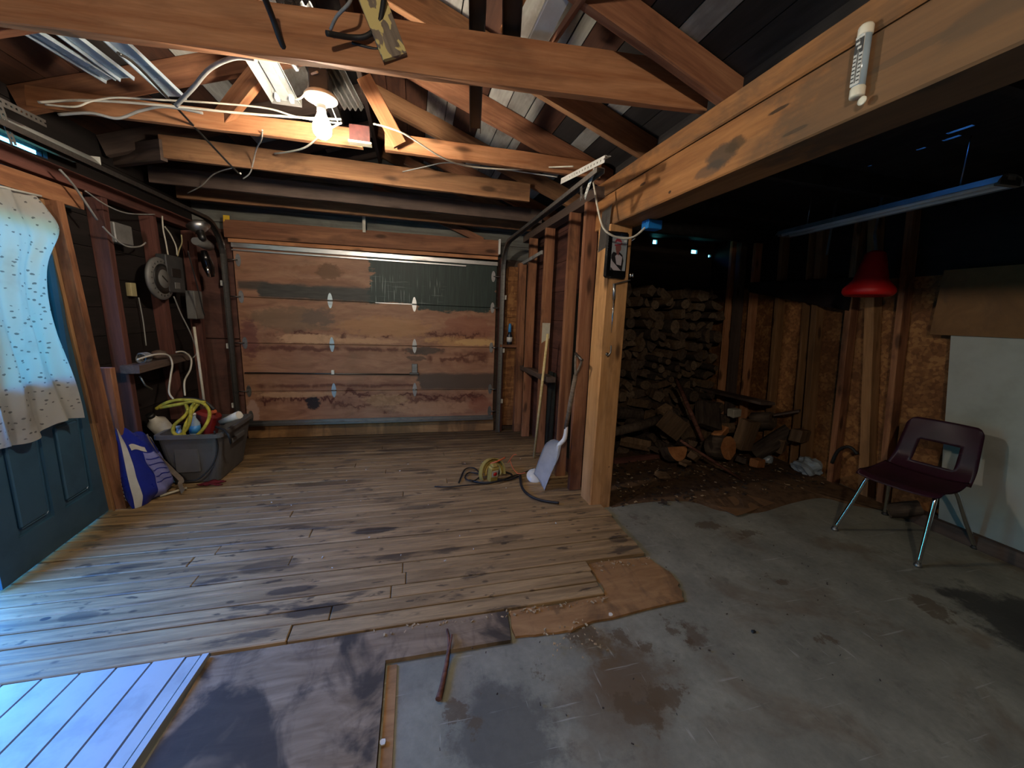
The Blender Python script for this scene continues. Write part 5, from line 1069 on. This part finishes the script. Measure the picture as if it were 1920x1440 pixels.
# white sheet leaning on the wall
m = MB(); e0, e1 = at_x(1760, 972, 3.66), at_x(1783, 629, 3.70)
m.prism([(3.655, e0.y, C0 + .09), (3.655, .4, C0 + .09), (3.70, .4, 1.365), (3.70, e1.y, e1.z)], (.02, 0, 0)); one(m, 'foam_sheet', 'white_board', 'large white sheet with brown smudges leaning behind the maroon chair', 'panel')
board('base_plank', (3.66, .3, C0 + .045), (3.66, 1.95, C0 + .045), .1, .09, 'grey_board', label='dark plank along the floor under the white sheet', cat='plank')
# red cone and roof hangers
a = at_x(1643, 470, 3.35); z0 = at_x(1645, 555, 3.35).z; rcn = thing('red_cone', 'red cone shaped shade hanging from a strap on the strand board wall', 'cone', (a.x, a.y, z0))
MB().lathe([(.03, a.z - z0), (.06, a.z - z0 - .02), (.105, .12), (.155, .055), (.158, .03), (.148, .012), (.135, .0), (.125, .012), (.05, a.z - z0 - .05), (.03, a.z - z0 - .03)], (a.x, a.y, z0), n=30).build('shade', 'red_plastic', rcn)
MB().bar(a, at_x(1640, 440, 3.35), .02, .004, (1, 0, 0)).build('strap', 'galv', rcn)
h = at_x(1640, 440, 3.35); MB().bar(h, (h.x, h.y, 2.4), .016, .004, (1, 0, 0)).build('strap', 'galv', rcn)
h = at_x(1550, 478, 3.35); one(MB().bar(h, (h.x, h.y, 2.39), .018, .004, (1, 0, 0)), 'hanger_strap', 'galv', 'thin metal strap hanging from the dark roof by the strip light', 'strap')
m = MB(); a, b, c, d = at_x(1395, 530, 3.685), at_x(1600, 520, 3.685), at_x(1590, 583, 3.685), at_x(1405, 548, 3.685)
m.grid(lambda u, v: a.lerp(b, u).lerp(d.lerp(c, u), v) + V((.012 * math.sin(u * 14), 0, 0)), 24, 6, True, 0, .003); one(m, 'dark_tarp', 'tarp', 'dark brown cloth hanging over the tops of the uprights before the red cone', 'cloth')
# strip light under the dark roof
p0, p1 = at_z(1470, 443, 2.10), at_z(1895, 345, 2.10); d = (p1 - p0); fr = frame3(d, (0, 0, 1)); L = d.length
sl = thing('strip_light', 'unlit grey fluorescent strip light under the dark roof of the wood store', 'light fixture', p0)
def sf(x, y, z): return p0 + fr @ V((x, y, z))
m = MB()
prof = [(-.085, .0), (-.06, .035), (-.025, .045), (.025, .045), (.06, .035), (.085, .0)]
for (ya, za), (yb, zb) in zip(prof, prof[1:]): m.bm.faces.new([m.bm.verts.new(sf(x, y, z)) for x, y, z in ((0, ya, za), (L, ya, za), (L, yb, zb), (0, yb, zb))])
bmesh.ops.remove_doubles(m.bm, verts=m.bm.verts[:], dist=.0005); bmesh.ops.solidify(m.bm, geom=m.bm.faces[:], thickness=.002); m.build('reflector', 'enamel_dull', sl)
m = MB(); m.bar(sf(0, 0, .03), sf(L, 0, .03), .05, .02); m.build('wiring_channel', 'enamel_dull', sl)
for yy in (-.035, .035): MB().tube([sf(.02, yy, .006), sf(L - .02, yy, .006)], .013, 10).build('tube', 'enamel', sl)
for x in (.012, L - .012): MB().box(sf(x, 0, .012), (.022, .13, .04), fr, .003).build('end_cap', 'galv_dull', sl)
for x in (.2, L - .2): h = sf(x, 0, .045); MB().tube([h, (h.x, h.y, 2.395)], .004, 6).build('hanging_rod', 'galv_dull', sl)
# log stack against the back wall: each split log of its own
def log_mesh(kind, L=.42):
    m = MB(); n = 9
    if kind == 0: o = [(math.cos(2 * math.pi * k / n) * U(.92, 1.05), math.sin(2 * math.pi * k / n) * U(.85, 1.0)) for k in range(n)]
    elif kind == 1: o = [(math.cos(math.pi * k / 7) * U(.98, 1.06), math.sin(math.pi * k / 7) * U(.9, 1.05) - .4) for k in range(8)]
    elif kind == 2: o = [(1.05 * math.cos(.15 + 1.5 * k / 5), 1.05 * math.sin(.15 + 1.5 * k / 5)) for k in range(6)] + [(-.05 + U(-.1, .1), -.1)]; o = [(x - .45, y - .45) for x, y in o]; o = [(x * 1.35, y * 1.35) for x, y in o]
    else: o = [(-.85, -.7), (.9, -.75), (1.0, .35), (.1, .85), (-.9, .55)]; o = [(x + U(-.15, .15), y + U(-.12, .12)) for x, y in o]
    seg = 4; rings = []
    for i in range(seg + 1):
        s = U(.95, 1.04); dx, dy = U(-.06, .06), U(-.06, .06); rings.append([m.bm.verts.new(((x * s + dx) * .075, L * i / seg - L / 2, (y * s + dy) * .075)) for x, y in o])
    for a, b in zip(rings, rings[1:]):
        for k in range(len(o)):
            f = m.bm.faces.new((a[k], a[(k + 1) % len(o)], b[(k + 1) % len(o)], b[k])); f.smooth = False
            f.material_index = 2 if (kind in (1,) and k == 7) or (kind == 2 and k >= 5) or kind == 3 else 0
    m.bm.faces.new(rings[0][::-1]).material_index = 1; m.bm.faces.new(rings[-1]).material_index = 1
    bmesh.ops.recalc_face_normals(m.bm, faces=m.bm.faces[:]); me = bpy.data.meshes.new('firewood_log'); m.bm.to_mesh(me); m.bm.free()
    for k in ('bark', 'log_end', 'split'): me.materials.append(M[k])
    return me
protos = [log_mesh(0) for k in range(4)] + [log_mesh(1 + k % 3) for k in range(15)]
def put_log(me, loc, rot, sc, lab, grp, name='firewood_log', cat='firewood'):
    o = bpy.data.objects.new(name, me); COL.objects.link(o); o.location = loc; o.rotation_euler = rot; o.scale = sc; return tag(o, lab, cat, grp)
zz = C0 + .075; row = 0
while zz < 1.72:
    xx = 1.98 + (row % 2) * .06 + U(-.02, .02)
    while xx < 3.58:
        s = U(.62, 1.2); put_log(random.choice(protos), (xx, 4.18 + U(-.09, .07), zz + U(-.02, .02)), (U(-.04, .04), U(0, 6.28), U(-.06, .06)), (s, 1, min(1.0, s * U(.7, 1.05))), 'dark split log packed into the tall stack against the back of the wood store', 'stacked firewood')
        xx += .122 * (s + .55) / 1.5 + U(.0, .02)
    zz += .118; row += 1
# smaller pale rounds near the top of the loose heap
for px, py, r in ((1213, 683, .04), (1228, 690, .045), (1240, 676, .04), (1256, 688, .045), (1233, 700, .04), (1260, 702, .035), (1224, 672, .035), (1247, 708, .04), (1329, 688, .035)):
    p = at_y(px, py, 3.93); put_log(protos[0], p, (0, U(0, 6), U(-.1, .1)), (r / .075, .6, r / .075), 'small pale round end among the dark stacked logs', 'small rounds in the stack', 'small_log')
# loose heap spreading over the dirt
def heap_z(x, y): return max(0, 1 - ((x - 2.95) / 1.0) ** 2) * max(0, min(1, (y - 2.95) / .95)) * .62
laid = []
for k in range(260):
    x, y = U(2.15, 3.56), U(3.26, 3.90); z = C0 + .075
    for px_, py_, pz_ in laid:
        q_ = math.hypot(px_ - x, (py_ - y) * .8)
        if q_ < .17: z = max(z, pz_ + .125 - .25 * q_)
    if z > C0 + .09 + heap_z(x, y): continue
    laid.append((x, y, z))
    put_log(random.choice(protos), (x, y, z), (U(-.25, .25), U(0, 6.28), U(-.5, .5) if R() < .5 else U(0, 3.14)), (U(.75, 1.05), U(.5, .8), U(.75, 1.0)), 'dusty split log in the loose heap in front of the stack', 'loose firewood heap')
# pieces in front that stand out
def chunk(name, px, py, z, size, rot, mats, lab, cat='firewood', kind='box', nseg=14):
    p = at_y(px, py, z)
    if p.x > 3.56: p = at_x(px, py, 3.56)
    p.z = max(p.z, C0 + min(size) * .5)
    q = Matrix.Rotation(rot[2], 3, 'Z') @ Matrix.Rotation(rot[1], 3, 'Y') @ Matrix.Rotation(rot[0], 3, 'X')
    m = MB()
    if kind == 'box': m.box((0, 0, 0), size, None, .006); m.jitter(.006)
    elif kind == 'round': m.lathe([(.002, -size[2] / 2), (size[0], -size[2] / 2), (size[0] * 1.03, 0), (size[0], size[2] / 2), (.002, size[2] / 2)], n=nseg, smooth=False); m.jitter(.004)
    elif kind == 'half': m.prism([(size[0] * math.cos(math.pi * k / 10), -size[2] / 2, size[0] * math.sin(math.pi * k / 10)) for k in range(11)], (0, size[2], 0), 0); m.jitter(.003)
    if len(mats) > 1:
        for f in m.bm.faces:
            f.normal_update(); big = abs(f.normal.z) > .8 if kind == 'round' else abs(f.normal.y) > .8
            f.material_index = 0 if big else 1
    bmesh.ops.recalc_face_normals(m.bm, faces=m.bm.faces[:]); me = bpy.data.meshes.new(name); m.bm.to_mesh(me); m.bm.free()
    for k in mats: me.materials.append(M[k])
    o = bpy.data.objects.new(name, me); COL.objects.link(o); o.location = p; o.rotation_euler = q.to_euler(); return tag(o, lab, cat)
chunk('split_log', 1262, 838, 3.02, (.135, .135, .10), (2.75, .1, .25), ('fresh_cut', 'bark'), 'half log with a fresh orange cut face at the front edge of the heap', kind='half')
chunk('split_log', 1350, 838, 3.0, (.115, .115, .18), (1.35, .1, .2), ('fresh_cut', 'bark'), 'round log showing an orange cut end in the middle of the heap front', kind='round')
chunk('wood_chunk', 1262, 798, 3.10, (.26, .10, .20), (.25, .55, .2), ('split',), 'brown wedge of wood standing on the fresh cut half log')
chunk('wood_chunk', 1247, 776, 3.22, (.13, .09, .15), (.2, -.4, .2), ('split',), 'small brown split piece leaning behind the brown wedge')
chunk('wood_chunk', 1328, 780, 3.12, (.28, .09, .24), (-.45, .35, .1), ('bark',), 'big flat dark slab of wood on top of the heap front')
chunk('wood_chunk', 1350, 812, 3.08, (.16, .09, .07), (.1, -.5, .3), ('fresh_cut',), 'orange splinter block wedged above the round orange cut end')
chunk('wood_chunk', 1398, 815, 3.02, (.17, .12, .30), (.1, .15, .2), ('split',), 'upright brown block of wood beside the orange cut end')
chunk('wood_block', 1377, 774, 3.30, (.12, .08, .085), (.0, .0, .15), ('jug',), 'cream coloured square block lying on the heap')
chunk('split_log', 1430, 788, 3.15, (.085, .085, .2), (1.3, .1, .3), ('log_end', 'bark'), 'small round log with a pale end beside the strand board wall', kind='round')
chunk('wood_chunk', 1500, 816, 2.85, (.20, .1, .11), (.0, .1, .3), ('split',), 'tan angular block against the strand board wall behind the plastic bag')
chunk('wood_chunk', 1420, 868, 2.86, (.12, .08, .08), (.0, .1, .2), ('fresh_cut',), 'short orange brick shaped offcut on the dirt in front of the heap')
chunk('split_log', 1448, 830, 2.98, (.085, .085, .40), (.6, .55, .3), ('bark', 'bark'), 'dark rounded log leaning towards the pale plastic bag', kind='round')
chunk('wood_chunk', 1466, 834, 3.0, (.10, .06, .16), (.2, -.3, .3), ('split',), 'narrow brown wedge between the dark rounded log and the wall')
chunk('wood_chunk', 1285, 868, 2.86, (.15, .07, .03), (.1, .1, .6), ('split',), 'thin grey wood flake on the dirt before the heap')
chunk('wood_chunk', 1242, 892, 2.78, (.13, .08, .03), (.3, .2, .2), ('split',), 'curved bark flake on the dirt near the golden post')
chunk('wood_chunk', 1300, 856, 2.95, (.10, .08, .06), (.3, .5, .5), ('split',), 'greyish chip between the fresh cut half log and the orange cut end')
chunk('wood_chunk', 1390, 862, 2.92, (.13, .09, .06), (.1, .3, .7), ('bark',), 'low dark scrap of wood behind the orange brick shaped offcut')
one(MB().tube([at_y(1140, 812, 3.05), at_y(1200, 798, 3.12), at_y(1240, 784, 3.2)], [.04, .045, .045], 10).jitter(.003), 'thin_log', 'bark', 'long thin log lying from the post towards the heap', 'firewood')
one(MB().tube([at_y(1276, 826, 2.9), at_y(1330, 860, 2.78), at_z(1388, 898, .0)], [.012, .014, .012], 8), 'dark_bar', 'bark_stick', 'dark narrow bar sloping down the front of the heap', 'bar')
one(MB().tube([at_y(1268, 712, 3.4), at_y(1290, 762, 3.1), at_y(1318, 826, 2.95)], [.02, .022, .02], 8), 'branch', 'bark_stick', 'dark branch leaning steeply between the slab and the brown wedge', 'branch')
board('bare_plank', at_x(1440, 757, 3.45), at_z(1290, 722, .55), .16, .03, 'grey_board', label='flat brown plank sloping across the top of the heap', cat='plank')
board('bare_plank', at_x(1500, 770, 3.60), at_x(1452, 778, 3.50), .08, .02, 'grey_board', label='short plank poking out against the strand board wall', cat='plank')
board('edge_timber', at_z(1150, 866, .0), at_z(1262, 852, .0), .05, .05, 'stud_dim', label='reddish timber lying on the dirt behind the golden post', cat='timber')
# pale plastic bag
p = at_z(1515, 875, .05); m = MB(); bmesh.ops.create_icosphere(m.bm, subdivisions=3, radius=1.0)
for v in m.bm.verts:
    n = v.co.normalized(); k = 1 + .16 * math.sin(7 * n.x + 3 * n.z) + .13 * math.sin(9 * n.y - 5 * n.z) + U(-.05, .05); v.co = p + V((n.x * .13 * k, n.y * .10 * k, max(n.z * .085 * k, -.06)))
for f in m.bm.faces: f.smooth = False
one(m, 'plastic_bag', 'clear_bag', 'crumpled pale plastic bag on the dirt between the heap and the chair', 'bag')
p = at_z(1440, 862, .02); m = MB(); bmesh.ops.create_icosphere(m.bm, subdivisions=2, radius=1.0)
for v in m.bm.verts: n = v.co.normalized(); k = 1 + U(-.2, .2); v.co = p + V((n.x * .06 * k, n.y * .04 * k, max(n.z * .05 * k, -.03)))
one(m, 'plastic_scrap', 'clear_bag', 'small pale plastic scrap beside the orange brick shaped offcut', 'scrap')
# ground of the wood store: dirt with flakes
pl = [at_z(*q, C0) for q in ((1148, 952), (1180, 946), (1240, 940), (1300, 942), (1350, 958), (1420, 962), (1480, 945), (1540, 934), (1600, 948), (1680, 962), (1742, 985))] 
pl = [(p.x, p.y) for p in spline([V((p.x, p.y, 0)) for p in pl], 4)] + [(3.78, 1.9), (3.78, 4.46), (1.40, 4.46), (1.40, 2.66)]
m = MB(); n = len(pl); cx, cy = 2.7, 3.3; rings = []
for t in (1, .96, .85, .6, .3): rings.append([m.bm.verts.new((cx + (x - cx) * t, cy + (y - cy) * t, C0 + (.001 if t == 1 else .012 + U(0, .014)))) for x, y in pl])
for a, b in zip(rings, rings[1:]):
    for k in range(n): m.bm.faces.new((a[k], a[(k + 1) % n], b[(k + 1) % n], b[k]))
m.bm.faces.new(rings[-1]); tag(m.build('dirt', 'dirt', None, (2.7, 3.3, C0)), 'trodden dirt covering the floor of the wood store', 'dirt', None, 'stuff')
def flakes(name, n, area, mat, lab, smin=.006, smax=.03, z=None):
    m = MB()
    for k in range(n):
        x, y = area(); s = U(smin, smax); a = U(0, 6.28); zz = (z if z is not None else C0 + .016) + U(0, .012); t = U(-.3, .3)
        m.box((x, y, zz), (s, s * U(.2, .6), U(.002, .006)), Matrix.Rotation(a, 3, 'Z') @ Matrix.Rotation(t, 3, 'X'))
    return tag(m.build(name, mat, None, (0, 0, 0)), lab, 'debris', None, 'stuff')
flakes('wood_chips', 230, lambda: (U(1.5, 3.6), U(2.42, 3.3) + .0), 'chip', 'pale wood chips and bark crumbs strewn over the dirt', .003, .032)
flakes('bark_crumbs', 520, lambda: (U(1.5, 3.6), U(2.40, 3.5)), 'bark', 'dark bark crumbs strewn over the dirt', .01, .05)
def edgearea():
    k = R()
    if k < .5: return U(-.2, .95), 1.56 + U(-.03, .005)
    if k < .75: return U(.95, 1.36), 1.80 + U(-.05, .03)
    return U(.55, .80), U(1.25, 1.45)
flakes('wood_splinters', 170, edgearea, 'chip', 'pale splinters along the broken edge of the plank floor', .004, .016, C0 + .012)
flakes('grit', 90, lambda: (U(-.1, 2.4), U(.9, 2.2)), 'bark', 'dark grit scattered on the concrete', .003, .010, C0 + .001)
flakes('white_crumbs', 26, lambda: (U(-1.0, 1.2), U(1.9, 3.6)), 'label_white', 'white crumbs scattered on the plank floor', .004, .012, .004)
p = [at_z(*q, C0 + .02) for q in ((1322, 938), (1400, 926), (1452, 942), (1382, 966))]
sheet('cardboard_scrap', [(q.x, q.y) for q in p], C0 + .014, .004, 'cardboard', 'flat brown cardboard scrap where the dirt meets the concrete', 'cardboard')
for k, (px, py, lab) in enumerate(((1145, 1153, 'pale wood chip at the edge of the tan plywood patch'), (718, 1392, 'pale chip on the lath beside the grey plywood sheet'))):
    p = at_z(px, py, C0 + .012); one(MB().prism([p + V((.014 * math.cos(t) * U(.6, 1.1), .012 * math.sin(t) * U(.6, 1.1), 0)) for t in [2 * math.pi * j / 7 for j in range(7)]], (0, 0, .004)), 'wood_chip', 'paper', lab, 'chip')
p = at_z(1413, 1184, C0 + .005); one(MB().box(p, (.018, .012, .01), None, .002).jitter(.002), 'coal_crumb', 'black_mark', 'small black crumb on the bare concrete', 'crumb')
# log end behind the chair
chunk('split_log', 1695, 955, 2.02, (.055, .055, .18), (1.2, 0, .9), ('log_end', 'bark'), 'short pale ended log on the dirt beneath the maroon chair', kind='round')
one(MB().tube(spline([at_x(1560, 868, 3.68), at_x(1572, 845, 3.66), at_x(1592, 838, 3.66), at_x(1608, 852, 3.68)], 5), .014, 8), 'dark_hose', 'rubber', 'dark curved hose piece against the wall behind the chair', 'hose')
# ================================================================== maroon school chair
ch = thing('school_chair', 'maroon plastic school chair with chrome legs in front of the white sheet', 'chair', (3.25, 1.68, C0))
cf = V((-.985, -.17, 0)).normalized(); cs = V((-cf.y, cf.x, 0)); cs = cs if cs.y < 0 else -cs   # forward; side towards the camera
co = V((3.25, 1.68, C0 + .03)) + cf * .085
def cp(f, s, z): return co + cf * f + cs * s + V((0, 0, z))
NS = 40
def shellp(u, v):       # v 0 front edge .. 1 top of back
    s = 2 * u - 1
    if v < .5: t = v / .5; f = .215 - .40 * t; z = .425 - .018 * math.sin(t * math.pi) + .02 * (t ** 3) - (.03 * max(0, .12 - t) / .12); w_ = .205 + .012 * math.sin(t * math.pi)
    else: t = (v - .5) / .5; a = min(1, t * 3.2); f = -.185 - .055 * math.sin(a * math.pi / 2) - .10 * t; z = .427 + .36 * t; w_ = .212 - .03 * t
    dish = .020 * abs(s) ** 3 * (1 if v < .5 else 0); bow = .035 * s * s * (max(0, v - .5) * 2)
    rnd = max(0, abs(s) - .8) / .2
    if v > .93: z -= .035 * rnd ** 2 * (v - .93) / .07
    return cp(f + bow, s * w_, z + dish)
m = MB(); nu, nv = 20, 44
vs = [[m.bm.verts.new(shellp(i / nu, j / nv)) for j in range(nv + 1)] for i in range(nu + 1)]; fs = []
for i in range(nu):
    for j in range(nv):
        if 5 <= i < 15 and 26 <= j < 35: continue
        f = m.bm.faces.new((vs[i][j], vs[i + 1][j], vs[i + 1][j + 1], vs[i][j + 1])); f.smooth = True; fs.append(f)
bmesh.ops.solidify(m.bm, geom=fs, thickness=.010)
m.build('seat_shell', 'maroon', ch)
feet = {'fl': at_z(1565, 992, C0 + .006), 'fr': at_z(1721, 1060, C0 + .006)}
for s in (-1, 1):
    ft = feet['fl' if s < 0 else 'fr']; tp0 = cp(.13, s * .16, .405)
    l = MB().tube(spline([cp(-.02, s * .13, .400), cp(.07, s * .15, .402), cp(.135, s * .165, .39), (cp(.135, s * .165, .39) * .55 + ft * .45), ft + V((0, 0, .012))], 6), .0125, 12).build('leg', 'chrome', ch)
    MB().lathe([(.002, 0), (.020, 0), (.021, .006), (.014, .022), (.002, .022)], ft - V((0, 0, .006)), n=16).build('foot_cap', 'galv_dull', l)
    fb = cp(-.42, s * .235, -.03) ; l = MB().tube(spline([cp(-.02, s * .13, .395), cp(-.11, s * .15, .392), cp(-.165, s * .165, .375), (cp(-.165, s * .165, .375) * .5 + fb * .5), fb + V((0, 0, .014))], 6), .0125, 12).build('leg', 'chrome', ch)
    MB().lathe([(.002, 0), (.020, 0), (.021, .006), (.014, .022), (.002, .022)], fb, n=16).build('foot_cap', 'rubber', l)
MB().tube([cp(-.02, -.14, .395), cp(-.02, .14, .395)], .011, 10).build('cross_tube', 'chrome', ch)
# bottle with a blue sprayer on the small ledge
p = at_y(955, 642, 4.36); p.z = 1.047; bo_ = thing('spray_bottle', 'dark small bottle with a blue top on the orange ledge by the garage door', 'bottle', p)
MB().lathe([(.003, 0), (.030, 0), (.032, .01), (.032, .10), (.018, .13), (.014, .14), (.003, .14)], p, n=16).build('body', 'dark_bottle', bo_)
MB().lathe([(.0325, .03), (.033, .03), (.033, .085), (.0325, .085)], p, n=16).build('label', 'label_white', bo_)
MB().lathe([(.003, .14), (.020, .14), (.018, .20), (.012, .24), (.003, .24)], p, n=14).build('cap', 'bottle_label', bo_)
